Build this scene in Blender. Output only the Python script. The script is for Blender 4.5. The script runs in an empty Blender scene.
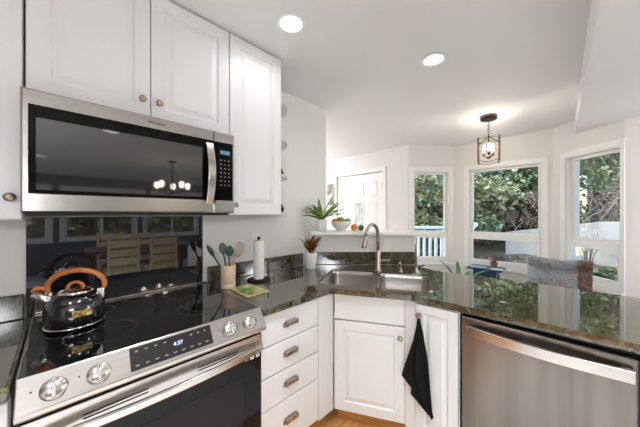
import bpy, bmesh, math, random
from mathutils import Vector, Matrix
random.seed(7)
PI = math.pi
S = bpy.context.scene
C = S.collection

# ------------------------------------------------------------------ camera
EYE = 1.385
YAW = math.radians(44.55)          # view direction measured from +X (along the range wall) towards +Y
cam = bpy.data.cameras.new('camera')
cam.sensor_width = 36.0
cam.lens = 36.0 * 256.0 / 640.0
cam.clip_start = 0.02
cam_o = bpy.data.objects.new('camera', cam)
C.objects.link(cam_o)
cam_o.location = (0, 0, EYE)
cam_o.rotation_euler = (PI / 2, 0, YAW - PI / 2)
S.camera = cam_o

# ------------------------------------------------------------------ world, sun, exposure
W = bpy.data.worlds.new('world')
S.world = W
W.use_nodes = True
wn = W.node_tree.nodes
wl = W.node_tree.links
wn.clear()
w_out = wn.new('ShaderNodeOutputWorld')
w_bg = wn.new('ShaderNodeBackground')
w_sky = wn.new('ShaderNodeTexSky')
w_sky.sky_type = 'NISHITA'
w_sky.sun_disc = False
w_sky.sun_elevation = math.radians(38)
w_sky.sun_rotation = math.radians(20)
w_sky.air_density = 1.2
w_sky.dust_density = 0.8
w_bg.inputs['Strength'].default_value = 1.15
wl.new(w_sky.outputs['Color'], w_bg.inputs['Color'])
wl.new(w_bg.outputs['Background'], w_out.inputs['Surface'])
sun = bpy.data.lights.new('sun', 'SUN')
sun.energy = 3.6
sun.angle = math.radians(6)
sun.color = (1.0, 0.95, 0.86)
sun_o = bpy.data.objects.new('sun', sun)
C.objects.link(sun_o)
sun_o.rotation_euler = Vector((0.15, -0.55, -0.8)).to_track_quat('-Z', 'Y').to_euler()
S.view_settings.view_transform = 'Standard'
S.view_settings.look = 'None'
S.view_settings.gamma = 1.0
S.view_settings.exposure = 0.36
S.view_settings.use_curve_mapping = False

LAMP = dict(can=1.7, down=7.0, globe=40.0, floor=22.0, bulb=2.2)

# ------------------------------------------------------------------ materials
def srgb(r, g, b):
    f = lambda c: (c / 255) / 12.92 if c / 255 <= 0.04045 else ((c / 255 + 0.055) / 1.055) ** 2.4
    return (f(r), f(g), f(b), 1)

def mat(name, col, rough=0.5, metal=0.0, spec=0.5, coat=0.0, noise=None, bump=None, emit=None, aniso=0.0):
    """noise = (scale, other colour, stretch xyz, low, high); bump = (scale, strength, stretch)"""
    m = bpy.data.materials.new(name)
    m.use_nodes = True
    nt = m.node_tree
    b = nt.nodes['Principled BSDF']
    b.inputs['Base Color'].default_value = col
    b.inputs['Roughness'].default_value = rough
    b.inputs['Metallic'].default_value = metal
    b.inputs['Specular IOR Level'].default_value = spec
    b.inputs['Coat Weight'].default_value = coat
    b.inputs['Coat Roughness'].default_value = 0.03
    b.inputs['Anisotropic'].default_value = aniso
    if emit:
        b.inputs['Emission Color'].default_value = emit[0]
        b.inputs['Emission Strength'].default_value = emit[1]
    tc = None
    if noise or bump:
        tc = nt.nodes.new('ShaderNodeTexCoord')
    if noise:
        mp = nt.nodes.new('ShaderNodeMapping')
        mp.inputs['Scale'].default_value = noise[2]
        nz = nt.nodes.new('ShaderNodeTexNoise')
        nz.inputs['Scale'].default_value = noise[0]
        nz.inputs['Detail'].default_value = 5
        rp = nt.nodes.new('ShaderNodeValToRGB')
        rp.color_ramp.elements[0].position = noise[3]
        rp.color_ramp.elements[0].color = col
        rp.color_ramp.elements[1].position = noise[4]
        rp.color_ramp.elements[1].color = noise[1]
        nt.links.new(tc.outputs['Object'], mp.inputs['Vector'])
        nt.links.new(mp.outputs['Vector'], nz.inputs['Vector'])
        nt.links.new(nz.outputs['Fac'], rp.inputs['Fac'])
        nt.links.new(rp.outputs['Color'], b.inputs['Base Color'])
    if bump:
        mp2 = nt.nodes.new('ShaderNodeMapping')
        mp2.inputs['Scale'].default_value = bump[2]
        nb = nt.nodes.new('ShaderNodeTexNoise')
        nb.inputs['Scale'].default_value = bump[0]
        nb.inputs['Detail'].default_value = 3
        bp = nt.nodes.new('ShaderNodeBump')
        bp.inputs['Strength'].default_value = bump[1]
        bp.inputs['Distance'].default_value = 0.01
        nt.links.new(tc.outputs['Object'], mp2.inputs['Vector'])
        nt.links.new(mp2.outputs['Vector'], nb.inputs['Vector'])
        nt.links.new(nb.outputs['Fac'], bp.inputs['Height'])
        nt.links.new(bp.outputs['Normal'], b.inputs['Normal'])
    return m

def glass_mat(name, tint=(1, 1, 1, 1)):
    m = bpy.data.materials.new(name)
    m.use_nodes = True
    nt = m.node_tree
    nt.nodes.clear()
    o = nt.nodes.new('ShaderNodeOutputMaterial')
    mx = nt.nodes.new('ShaderNodeMixShader')
    fr = nt.nodes.new('ShaderNodeFresnel')
    fr.inputs['IOR'].default_value = 1.35
    t = nt.nodes.new('ShaderNodeBsdfTransparent')
    t.inputs['Color'].default_value = tint
    g = nt.nodes.new('ShaderNodeBsdfGlossy')
    g.inputs['Roughness'].default_value = 0.0
    nt.links.new(fr.outputs['Fac'], mx.inputs['Fac'])
    nt.links.new(t.outputs['BSDF'], mx.inputs[1])
    nt.links.new(g.outputs['BSDF'], mx.inputs[2])
    nt.links.new(mx.outputs['Shader'], o.inputs['Surface'])
    return m

def granite_mat(name='granite', rough=0.022, coat=0.45):
    m = bpy.data.materials.new(name)
    m.use_nodes = True
    nt = m.node_tree
    b = nt.nodes['Principled BSDF']
    tc = nt.nodes.new('ShaderNodeTexCoord')
    n1 = nt.nodes.new('ShaderNodeTexNoise')
    n1.inputs['Scale'].default_value = 34
    n1.inputs['Detail'].default_value = 8
    n1.inputs['Roughness'].default_value = 0.72
    n1.inputs['Distortion'].default_value = 0.8
    r1 = nt.nodes.new('ShaderNodeValToRGB')
    e = r1.color_ramp.elements
    e[0].position = 0.30
    e[0].color = srgb(34, 33, 25)
    e[1].position = 0.74
    e[1].color = srgb(142, 132, 100)
    k = e.new(0.46); k.color = srgb(62, 60, 45)
    k = e.new(0.56); k.color = srgb(98, 92, 68)
    n2 = nt.nodes.new('ShaderNodeTexVoronoi')
    n2.inputs['Scale'].default_value = 210
    r2 = nt.nodes.new('ShaderNodeValToRGB')
    r2.color_ramp.elements[0].position = 0.0
    r2.color_ramp.elements[0].color = (0.15, 0.15, 0.15, 1)
    r2.color_ramp.elements[1].position = 0.6
    r2.color_ramp.elements[1].color = (1, 1, 1, 1)
    mx = nt.nodes.new('ShaderNodeMixRGB')
    mx.blend_type = 'MULTIPLY'
    mx.inputs['Fac'].default_value = 1.2
    n3 = nt.nodes.new('ShaderNodeTexNoise')
    n3.inputs['Scale'].default_value = 4
    n3.inputs['Detail'].default_value = 4
    r3 = nt.nodes.new('ShaderNodeValToRGB')
    r3.color_ramp.elements[0].position = 0.64
    r3.color_ramp.elements[0].color = (0, 0, 0, 1)
    r3.color_ramp.elements[1].position = 0.86
    r3.color_ramp.elements[1].color = (1, 1, 1, 1)
    mx2 = nt.nodes.new('ShaderNodeMixRGB')
    mx2.inputs['Color2'].default_value = srgb(84, 60, 34)
    L = nt.links
    for n in (n1, n2, n3):
        L.new(tc.outputs['Object'], n.inputs['Vector'])
    L.new(n1.outputs['Fac'], r1.inputs['Fac'])
    L.new(n2.outputs['Color'], r2.inputs['Fac'])
    L.new(r1.outputs['Color'], mx.inputs['Color1'])
    L.new(r2.outputs['Color'], mx.inputs['Color2'])
    L.new(n3.outputs['Fac'], r3.inputs['Fac'])
    L.new(r3.outputs['Color'], mx2.inputs['Fac'])
    L.new(mx.outputs['Color'], mx2.inputs['Color1'])
    L.new(mx2.outputs['Color'], b.inputs['Base Color'])
    b.inputs['Roughness'].default_value = rough
    b.inputs['Specular IOR Level'].default_value = 0.8
    b.inputs['Coat Weight'].default_value = coat
    b.inputs['Coat Roughness'].default_value = 0.02
    return m

def plank_mat(name, c1, c2, c3, sx=1.6, rowh=0.09, rough=0.28):
    m = bpy.data.materials.new(name)
    m.use_nodes = True
    nt = m.node_tree
    b = nt.nodes['Principled BSDF']
    tc = nt.nodes.new('ShaderNodeTexCoord')
    br = nt.nodes.new('ShaderNodeTexBrick')
    br.inputs['Scale'].default_value = 1.0
    br.inputs['Brick Width'].default_value = sx
    br.inputs['Row Height'].default_value = rowh
    br.inputs['Mortar Size'].default_value = 0.0012
    br.inputs['Color1'].default_value = c1
    br.inputs['Color2'].default_value = c2
    br.inputs['Mortar'].default_value = c3
    mp = nt.nodes.new('ShaderNodeMapping')
    mp.inputs['Scale'].default_value = (2.5, 40, 10)
    nz = nt.nodes.new('ShaderNodeTexNoise')
    nz.inputs['Scale'].default_value = 1.2
    nz.inputs['Detail'].default_value = 6
    rp = nt.nodes.new('ShaderNodeValToRGB')
    rp.color_ramp.elements[0].position = 0.3
    rp.color_ramp.elements[0].color = (0.62, 0.58, 0.52, 1)
    rp.color_ramp.elements[1].position = 0.7
    rp.color_ramp.elements[1].color = (1.1, 1.1, 1.1, 1)
    mx = nt.nodes.new('ShaderNodeMixRGB')
    mx.blend_type = 'MULTIPLY'
    mx.inputs['Fac'].default_value = 1
    L = nt.links
    L.new(tc.outputs['Object'], br.inputs['Vector'])
    L.new(tc.outputs['Object'], mp.inputs['Vector'])
    L.new(mp.outputs['Vector'], nz.inputs['Vector'])
    L.new(nz.outputs['Fac'], rp.inputs['Fac'])
    L.new(br.outputs['Color'], mx.inputs['Color1'])
    L.new(rp.outputs['Color'], mx.inputs['Color2'])
    L.new(mx.outputs['Color'], b.inputs['Base Color'])
    b.inputs['Roughness'].default_value = rough
    return m

def ramp_mat(name, stops, scale, rough=0.6, detail=4, spec=0.3, stretch=(1, 1, 1), trans=0.0):
    m = bpy.data.materials.new(name)
    m.use_nodes = True
    nt = m.node_tree
    b = nt.nodes['Principled BSDF']
    tc = nt.nodes.new('ShaderNodeTexCoord')
    mp = nt.nodes.new('ShaderNodeMapping')
    mp.inputs['Scale'].default_value = stretch
    nz = nt.nodes.new('ShaderNodeTexNoise')
    nz.inputs['Scale'].default_value = scale
    nz.inputs['Detail'].default_value = detail
    rp = nt.nodes.new('ShaderNodeValToRGB')
    rp.color_ramp.elements[0].position = stops[0][0]
    rp.color_ramp.elements[0].color = stops[0][1]
    rp.color_ramp.elements[1].position = stops[-1][0]
    rp.color_ramp.elements[1].color = stops[-1][1]
    for p, c in stops[1:-1]:
        k = rp.color_ramp.elements.new(p)
        k.color = c
    L = nt.links
    L.new(tc.outputs['Object'], mp.inputs['Vector'])
    L.new(mp.outputs['Vector'], nz.inputs['Vector'])
    L.new(nz.outputs['Fac'], rp.inputs['Fac'])
    L.new(rp.outputs['Color'], b.inputs['Base Color'])
    b.inputs['Roughness'].default_value = rough
    b.inputs['Specular IOR Level'].default_value = spec
    return m

def emit_mat(name, col, strength):
    m = bpy.data.materials.new(name)
    m.use_nodes = True
    nt = m.node_tree
    nt.nodes.clear()
    o = nt.nodes.new('ShaderNodeOutputMaterial')
    e = nt.nodes.new('ShaderNodeEmission')
    e.inputs['Color'].default_value = col
    e.inputs['Strength'].default_value = strength
    nt.links.new(e.outputs['Emission'], o.inputs['Surface'])
    return m

M = dict(
    wall=mat('wall_paint', srgb(231, 227, 223), 0.75, spec=0.2, bump=(60, 0.04, (1, 1, 1))),
    ceiling=mat('ceiling_paint', srgb(230, 230, 229), 0.85, spec=0.2, bump=(90, 0.05, (1, 1, 1))),
    trim=mat('trim_paint', srgb(240, 239, 236), 0.4),
    cabinet=mat('cabinet_paint', srgb(216, 214, 213), 0.32, spec=0.45),
    cab_in=mat('cabinet_side_paint', srgb(225, 222, 218), 0.5),
    oak=mat('oak_kick', srgb(190, 134, 74), 0.4, noise=(3, srgb(160, 104, 50), (2, 30, 30), 0.35, 0.7)),
    floor=plank_mat('oak_floor', srgb(228, 172, 108), srgb(214, 156, 92), srgb(110, 70, 34)),
    granite=granite_mat(),
    upstand=granite_mat('granite_honed', 0.13, 0.1),
    steel=mat('brushed_steel', srgb(198, 193, 189), 0.24, 1.0, noise=(6, srgb(188, 183, 179), (0.6, 0.6, 90), 0.35, 0.65)),
    steel_h=mat('brushed_steel_bar', srgb(205, 200, 194), 0.22, 1.0),
    steel_d=mat('brushed_steel_door', srgb(114, 108, 103), 0.28, 1.0, noise=(3, srgb(134, 126, 119), (4, 4, 0.15), 0.38, 0.62)),
    sinksteel=mat('sink_steel', srgb(180, 174, 168), 0.3, 1.0),
    chrome=mat('chrome', srgb(225, 222, 218), 0.08, 1.0),
    nickel=mat('aged_nickel', srgb(182, 168, 150), 0.3, 1.0, noise=(60, srgb(140, 126, 108), (1, 1, 1), 0.4, 0.65)),
    faucet=mat('brushed_nickel', srgb(176, 163, 150), 0.28, 1.0),
    blackglass=mat('black_glass', srgb(10, 10, 12), 0.03, 0.0, spec=0.7, coat=0.3),
    splashglass=mat('dark_splash_glass', srgb(24, 24, 30), 0.02, 0.0, spec=0.9, coat=0.8),
    ovenglass=mat('oven_glass', srgb(14, 12, 12), 0.06, 0.0, spec=0.22),
    microborder=mat('black_border_glass', srgb(7, 7, 7), 0.12, spec=0.15),
    microglass=mat('microwave_window', srgb(38, 36, 36), 0.04, 0.0, spec=0.9, coat=0.6),
    blackplastic=mat('black_plastic', srgb(16, 15, 15), 0.35),
    darkgap=mat('dark_gap', srgb(8, 7, 7), 0.7),
    ring=mat('burner_ring_print', srgb(74, 72, 72), 0.3),
    legend=mat('printed_legend', srgb(120, 118, 116), 0.5),
    whiteprint=mat('white_print', srgb(220, 218, 214), 0.5),
    clock=emit_mat('clock_digits', (0.45, 0.6, 1, 1), 2.2),
    microclock=mat('microwave_display', srgb(60, 84, 104), 0.2, emit=((0.25, 0.5, 0.75, 1), 0.25)),
    enamel=mat('black_enamel', srgb(17, 16, 16), 0.16, 0.0, spec=0.6, coat=0.5),
    woodhandle=mat('orange_wood_handle', srgb(196, 116, 44), 0.3, coat=0.4, noise=(10, srgb(140, 72, 24), (2, 2, 2), 0.35, 0.7)),
    goldlabel=mat('gold_label', srgb(214, 186, 116), 0.3, 0.8, noise=(90, srgb(120, 94, 46), (1, 1, 1), 0.45, 0.6)),
    silicone=mat('dark_green_silicone', srgb(34, 74, 64), 0.45),
    greyspoon=mat('grey_silicone', srgb(96, 98, 88), 0.5),
    beech=mat('pale_wood', srgb(212, 180, 142), 0.5, noise=(5, srgb(190, 154, 114), (1, 1, 14), 0.4, 0.7)),
    tanmetal=mat('tan_slotted', srgb(176, 156, 140), 0.4),
    paper=mat('paper_towel', srgb(240, 236, 230), 0.9, spec=0.1, bump=(120, 0.2, (1, 1, 1))),
    blackmetal=mat('black_metal', srgb(20, 19, 18), 0.35, 0.6),
    white_cer=mat('white_ceramic', srgb(236, 232, 228), 0.3),
    white_plastic=mat('white_plastic', srgb(236, 233, 228), 0.4),
    soil=mat('soil', srgb(52, 40, 30), 0.95),
    blackcloth=mat('black_cloth', srgb(22, 22, 23), 0.9, spec=0.15, bump=(300, 0.25, (1, 1, 1))),
    leafgreen=ramp_mat('leaf_green', [(0.32, srgb(62, 94, 40)), (0.5, srgb(112, 144, 62)), (0.68, srgb(186, 192, 112))], 25, 0.4),
    croton=ramp_mat('croton_leaf', [(0.34, srgb(76, 28, 20)), (0.46, srgb(140, 54, 28)), (0.54, srgb(104, 104, 36)), (0.62, srgb(206, 170, 58))], 16, 0.4),
    aloe=ramp_mat('aloe_leaf', [(0.3, srgb(48, 100, 62)), (0.7, srgb(110, 156, 106))], 12, 0.4),
    orange=mat('orange_peel', srgb(232, 132, 40), 0.45, bump=(150, 0.2, (1, 1, 1))),
    lime=mat('lime_peel', srgb(112, 146, 44), 0.4, noise=(14, srgb(150, 172, 70), (1, 1, 1), 0.4, 0.7)),
    darklime=mat('dark_lime_peel', srgb(72, 96, 34), 0.4),
    navy=mat('navy_paint', srgb(24, 60, 96), 0.35),
    glass=glass_mat('window_glass', (0.97, 0.99, 0.98, 1)),
    lampglass=glass_mat('lamp_glass'),
    bronze=mat('dark_bronze', srgb(58, 44, 36), 0.4, 0.8),
    brass=mat('aged_brass', srgb(126, 94, 58), 0.35, 0.9),
    candle=mat('candle_sleeve', srgb(235, 228, 214), 0.5),
    bulb=emit_mat('lit_bulb', (1.0, 0.86, 0.66, 1), 14.0),
    can=emit_mat('lit_can_lens', (1.0, 0.97, 0.93, 1), 3.0),
    globe=emit_mat('lit_globe', (1.0, 0.97, 0.94, 1), 2.0),
    deckwhite=mat('white_railing', srgb(236, 238, 240), 0.5),
    deck=plank_mat('deck_boards', srgb(136, 120, 104), srgb(120, 106, 92), srgb(60, 50, 44), 3.0, 0.14, 0.7),
    stucco=mat('white_stucco', srgb(222, 206, 184), 0.9, noise=(3, srgb(192, 174, 152), (1, 1, 1), 0.4, 0.7), bump=(30, 0.3, (1, 1, 1))),
    bark=mat('bark', srgb(120, 98, 76), 0.9, noise=(6, srgb(70, 54, 42), (1, 1, 0.3), 0.4, 0.65)),
    bluepost=mat('blue_painted_post', srgb(30, 40, 60), 0.6),
    walnut=mat('walnut', srgb(96, 66, 42), 0.4, noise=(4, srgb(66, 42, 26), (1, 10, 10), 0.4, 0.7)),
    tanwood=mat('tan_wood', srgb(228, 206, 164), 0.45),
)
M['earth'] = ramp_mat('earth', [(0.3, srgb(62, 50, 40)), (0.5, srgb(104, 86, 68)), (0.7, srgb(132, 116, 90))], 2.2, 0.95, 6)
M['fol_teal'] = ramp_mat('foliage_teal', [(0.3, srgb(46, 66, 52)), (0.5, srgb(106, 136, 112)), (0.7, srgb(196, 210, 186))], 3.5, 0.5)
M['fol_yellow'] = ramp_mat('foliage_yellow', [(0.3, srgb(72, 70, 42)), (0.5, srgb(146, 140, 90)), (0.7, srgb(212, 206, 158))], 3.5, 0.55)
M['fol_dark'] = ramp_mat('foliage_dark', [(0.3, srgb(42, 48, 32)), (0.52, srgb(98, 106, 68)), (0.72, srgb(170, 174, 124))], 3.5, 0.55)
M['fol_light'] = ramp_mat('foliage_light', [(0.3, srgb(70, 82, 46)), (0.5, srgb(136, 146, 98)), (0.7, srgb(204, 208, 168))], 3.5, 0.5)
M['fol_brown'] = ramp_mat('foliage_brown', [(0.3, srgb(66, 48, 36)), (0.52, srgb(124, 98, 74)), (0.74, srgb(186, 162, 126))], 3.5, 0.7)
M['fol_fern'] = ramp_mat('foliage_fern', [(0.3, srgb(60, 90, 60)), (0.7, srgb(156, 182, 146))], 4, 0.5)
M['throw'] = ramp_mat('fur_throw', [(0.28, srgb(138, 118, 110)), (0.40, srgb(176, 162, 156)), (0.50, srgb(202, 202, 204)), (0.62, srgb(168, 186, 200)), (0.75, srgb(206, 212, 216))], 24, 0.95, 5, 0.1)
M['throw_in'] = ramp_mat('fur_throw_lining', [(0.3, srgb(116, 90, 76)), (0.7, srgb(170, 138, 118))], 40, 0.95, 4, 0.1)
M['picture'] = ramp_mat('misty_landscape_print', [(0.35, srgb(72, 78, 68)), (0.5, srgb(128, 134, 120)), (0.62, srgb(196, 198, 186))], 7, 0.6, 4)
M['tileart'] = ramp_mat('leaf_art_print', [(0.38, srgb(70, 112, 40)), (0.5, srgb(120, 158, 70)), (0.58, srgb(196, 176, 130)), (0.7, srgb(150, 92, 56))], 14, 0.3, 3)

# ------------------------------------------------------------------ mesh helpers
class MB:
    def __init__(self):
        self.bm = bmesh.new()

    def box(self, a, b, mx=None):
        x0, y0, z0 = a
        x1, y1, z1 = b
        vs = [self.bm.verts.new(v) for v in ((x0, y0, z0), (x1, y0, z0), (x1, y1, z0), (x0, y1, z0), (x0, y0, z1), (x1, y0, z1), (x1, y1, z1), (x0, y1, z1))]
        for f in ((0, 3, 2, 1), (4, 5, 6, 7), (0, 1, 5, 4), (1, 2, 6, 5), (2, 3, 7, 6), (3, 0, 4, 7)):
            self.bm.faces.new([vs[i] for i in f])
        if mx:
            bmesh.ops.transform(self.bm, matrix=mx, verts=vs)
        return self

    def prism(self, poly, z0, z1):
        """poly counter-clockwise; z0/z1 numbers or per-vertex lists"""
        n = len(poly)
        lo = z0 if isinstance(z0, (list, tuple)) else [z0] * n
        hi = z1 if isinstance(z1, (list, tuple)) else [z1] * n
        b = [self.bm.verts.new((p[0], p[1], lo[i])) for i, p in enumerate(poly)]
        t = [self.bm.verts.new((p[0], p[1], hi[i])) for i, p in enumerate(poly)]
        self.bm.faces.new(b[::-1])
        self.bm.faces.new(t)
        for i in range(n):
            j = (i + 1) % n
            self.bm.faces.new((b[i], b[j], t[j], t[i]))
        return self

    def lathe(self, prof, n=28, mx=None, cap=True):
        rings = []
        vs = []
        for r, z in prof:
            ring = [self.bm.verts.new((r * math.cos(2 * PI * k / n), r * math.sin(2 * PI * k / n), z)) for k in range(n)]
            rings.append(ring)
            vs += ring
        for a, b in zip(rings, rings[1:]):
            for k in range(n):
                l = (k + 1) % n
                f = self.bm.faces.new((a[k], a[l], b[l], b[k]))
                f.smooth = True
        if cap:
            self.bm.faces.new(rings[0][::-1])
            self.bm.faces.new(rings[-1])
        if mx:
            bmesh.ops.transform(self.bm, matrix=mx, verts=vs)
        return self

    def tube(self, pts, rad, n=12, flat=1.0, closed=False):
        pts = [Vector(p) for p in pts]
        m = len(pts)
        rads = rad if isinstance(rad, (list, tuple)) else [rad] * m
        rings = []
        up = None
        for i, p in enumerate(pts):
            if closed:
                t = (pts[(i + 1) % m] - pts[i - 1]).normalized()
            else:
                t = (pts[min(i + 1, m - 1)] - pts[max(i - 1, 0)]).normalized()
            if up is None:
                up = Vector((0, 0, 1)) if abs(t.z) < 0.9 else Vector((1, 0, 0))
            s = t.cross(up)
            if s.length < 1e-5:
                s = t.orthogonal()
            s.normalize()
            up = s.cross(t).normalized()
            rings.append([self.bm.verts.new(p + (s * math.cos(2 * PI * k / n) + up * math.sin(2 * PI * k / n) * flat) * rads[i]) for k in range(n)])
        pairs = list(zip(rings, rings[1:]))
        if closed:
            pairs.append((rings[-1], rings[0]))
        for a, b in pairs:
            for k in range(n):
                l = (k + 1) % n
                f = self.bm.faces.new((a[k], a[l], b[l], b[k]))
                f.smooth = True
        if not closed:
            self.bm.faces.new(rings[0][::-1])
            self.bm.faces.new(rings[-1])
        return self

    def ball(self, c, r, sc=(1, 1, 1), sub=2, mx=None):
        m4 = Matrix.Translation(c) @ Matrix.Diagonal((r * sc[0], r * sc[1], r * sc[2], 1))
        if mx:
            m4 = mx @ m4
        g = bmesh.ops.create_icosphere(self.bm, subdivisions=sub, radius=1, matrix=m4)
        for v in g['verts']:
            for f in v.link_faces:
                f.smooth = True
        return self

    def panel(self, x0, z0, x1, z1, y, rings):
        """front-facing (-Y) slab built as nested rings: (inset, y offset)"""
        loops = []
        for ins, dy in rings:
            loops.append([self.bm.verts.new(v) for v in ((x0 + ins, y + dy, z0 + ins), (x1 - ins, y + dy, z0 + ins), (x1 - ins, y + dy, z1 - ins), (x0 + ins, y + dy, z1 - ins))])
        for a, b in zip(loops, loops[1:]):
            for k in range(4):
                l = (k + 1) % 4
                self.bm.faces.new((a[k], a[l], b[l], b[k]))
        self.bm.faces.new(loops[-1])
        self.bm.faces.new(loops[0][::-1])
        return self

    def leaf(self, base, az, el, L, w, droop=0.6, n=7, fold=0.25, twist=0.0):
        """arched pointed leaf blade with a folded midrib"""
        p = Vector(base)
        prev = None
        for i in range(n + 1):
            t = i / n
            e = el - droop * t * 1.6
            d = Vector((math.cos(az) * math.cos(e), math.sin(az) * math.cos(e), math.sin(e)))
            s = Vector((-math.sin(az), math.cos(az), twist)).normalized()
            nn = s.cross(d)
            ww = w * (math.sin(PI * min(1, 0.12 + 0.88 * t)) ** 0.8) * 0.5 if i < n else 0.0006
            row = [self.bm.verts.new(p + s * ww - nn * fold * ww), self.bm.verts.new(p), self.bm.verts.new(p - s * ww - nn * fold * ww)]
            if prev:
                for k in (0, 1):
                    f = self.bm.faces.new((prev[k], prev[k + 1], row[k + 1], row[k]))
                    f.smooth = True
            prev = row
            p = p + d * (L / n)
        return self

    def build(self, name, m, parent=None, bevel=0, solid=0, smooth=False, loc=None, rz=None, segs=2):
        me = bpy.data.meshes.new(name)
        bmesh.ops.recalc_face_normals(self.bm, faces=self.bm.faces)
        self.bm.to_mesh(me)
        self.bm.free()
        if smooth:
            for p in me.polygons:
                p.use_smooth = True
        me.materials.append(m)
        o = bpy.data.objects.new(name, me)
        C.objects.link(o)
        if parent:
            o.parent = parent
        if loc is not None:
            o.location = loc
        if rz is not None:
            o.rotation_euler.z = rz
        if solid:
            sm = o.modifiers.new('thickness', 'SOLIDIFY')
            sm.thickness = solid
            sm.offset = 0
        if bevel:
            bv = o.modifiers.new('bevel', 'BEVEL')
            bv.width = bevel
            bv.segments = segs
            bv.limit_method = 'ANGLE'
            bv.angle_limit = math.radians(35)
        return o

def tag(o, label=None, cat=None, group=None, kind=None):
    if label: o['label'] = label
    if cat: o['category'] = cat
    if group: o['group'] = group
    if kind: o['kind'] = kind
    return o

def thing(name, label, cat, loc=(0, 0, 0), rz=0, group=None):
    o = bpy.data.objects.new(name, None)
    o.empty_display_size = 0.05
    C.objects.link(o)
    o.location = loc
    o.rotation_euler = (0, 0, rz)
    return tag(o, label, cat, group)

def struct(o):
    o['kind'] = 'structure'
    return o

def copy_tree(o, parent=None):
    kids = list(o.children)
    c = o.copy()
    C.objects.link(c)
    if parent:
        c.parent = parent
    for k in kids:
        copy_tree(k, c)
    return c

def text(name, body, size, m, parent, loc, rot, extrude=0.0004):
    cu = bpy.data.curves.new(name, 'FONT')
    cu.body = body
    cu.size = size
    cu.extrude = extrude
    cu.align_x = 'CENTER'
    cu.align_y = 'CENTER'
    cu.materials.append(m)
    tmp = bpy.data.objects.new(name + '_curve', cu)
    me = bpy.data.meshes.new_from_object(tmp)
    bpy.data.objects.remove(tmp)
    me.name = name
    o = bpy.data.objects.new(name, me)
    C.objects.link(o)
    o.parent = parent
    o.location = loc
    o.rotation_euler = rot
    return o

def rotz_dir(dx, dy):
    return math.atan2(dy, dx)

# ------------------------------------------------------------------ setting
RW = 1.77            # range wall plane (y)
WEND = 1.885         # its free end (x)
Q = math.sqrt(0.5)
C0, C1, C2, C3 = (3.40, 1.62), (3.85, 1.17), (3.85, 0.15), (3.38, -0.32)
ZK = 2.435           # kitchen ceiling
ZS = 2.19            # lowered ceiling on the right
SOUTH, WEST, NORTH = -4.9, -2.6, 4.6

struct(MB().prism([(WEST - 0.1, SOUTH - 0.1), (3.55, SOUTH - 0.1), (3.55, -0.45), (4.05, 0.0), (4.05, 1.3), (3.55, 1.75), (3.55, NORTH + 0.1), (WEST - 0.1, NORTH + 0.1)], -0.12, 0).build('floor', M['floor']))
struct(MB().box((WEST + 0.02, SOUTH + 0.02, 0.0), (3.36, -1.0, 0.012)).build('floor_bounce_carpet', mat('pale_carpet', srgb(206, 204, 200), 0.95, spec=0.1, bump=(200, 0.3, (1, 1, 1)))))  # unseen pale carpet added to keep bounced light neutral
# ceilings
def sv(x):                       # edge of the lowered ceiling, very slightly out of square
    return -0.078 + (x - 1.4) * 0.0249
struct(MB().prism([(WEST - 0.1, sv(WEST - 0.1)), (2.04, sv(2.04)), (1.89, RW), (1.89, NORTH), (WEST - 0.1, NORTH)], ZK, ZK + 0.1).build('ceiling', M['ceiling']))
def zd(x):                       # dining ceiling falls away from the crease
    return ZK - (x - 1.84) * (ZK - 2.33) / (3.4 - 1.84) if x < 3.4 else 2.33 - (x - 3.4) * 0.03
pd_ = [(2.04, sv(2.04)), (4.05, sv(4.05)), (4.05, 1.4), (3.6, 2.0), (3.6, NORTH), (1.89, NORTH), (1.89, RW)]
zz = [ZK, zd(3.9), zd(3.9), zd(3.6), zd(3.6), ZK, ZK]
struct(MB().prism(pd_, zz, [z + 0.08 for z in zz]).build('ceiling_dining', M['ceiling']))
struct(MB().prism([(WEST - 0.1, SOUTH - 0.1), (4.05, SOUTH - 0.1), (4.05, sv(4.05)), (WEST - 0.1, sv(WEST - 0.1))], ZS, ZK + 0.1).build('ceiling_lowered', M['ceiling']))

def wall_run(name, p0, d, length, z1, holes=(), t=0.14, z0=0.0, m=None, x_start=0.0):
    """wall in a local frame: x along the wall (left to right seen from inside), y outward"""
    mb = MB()
    xs = x_start
    for (a, b, zb, zt) in sorted(holes):
        if a > xs:
            mb.box((xs, 0, z0), (a, t, z1))
        if zb > z0:
            mb.box((a, 0, z0), (b, t, zb))
        if zt < z1:
            mb.box((a, 0, zt), (b, t, z1))
        xs = b
    if xs < length:
        mb.box((xs, 0, z0), (length, t, z1))
    return struct(mb.build(name, m or M['wall'], loc=(p0[0], p0[1], 0), rz=rotz_dir(*d)))

WT = 2.5
wall_range = struct(MB().box((WEST, RW, 0), (WEND, RW + 0.14, WT)).build('wall_range', M['wall']))
DOOR = (1.665, 2.575, 0.0, 2.02)   # measured from the north end
wall_run('wall_door', (3.4, NORTH), (0, -1), NORTH - 1.62, WT, [DOOR])
wall_run('wall_bay_left', C0, (Q, -Q), 0.637, WT, [(0.055, 0.575, 0.70, 1.985)])
wall_run('wall_bay_middle', C1, (0, -1), 1.02, WT, [(0.172, 0.936, 0.70, 1.985)])
wall_run('wall_bay_right', C2, (-Q, -Q), 0.665, WT, [(0.135, 0.652, 0.70, 1.985)])
wall_run('wall_east', (3.38, -0.30), (0, -1), 4.6, WT, [(1.6, 3.8, 0.4, 2.0)], x_start=0.02)
FW = [(0.5, 1.9, 0.75, 1.92), (2.1, 3.5, 0.75, 1.92), (3.7, 5.1, 0.75, 1.92)]
wall_run('wall_south', (3.54, SOUTH), (-1, 0), 6.2, WT, FW, m=mat('dim_room_wall', srgb(104, 104, 110), 0.75, spec=0.2))  # unseen wall coloured dark so the black glass mirrors a dim room
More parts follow.
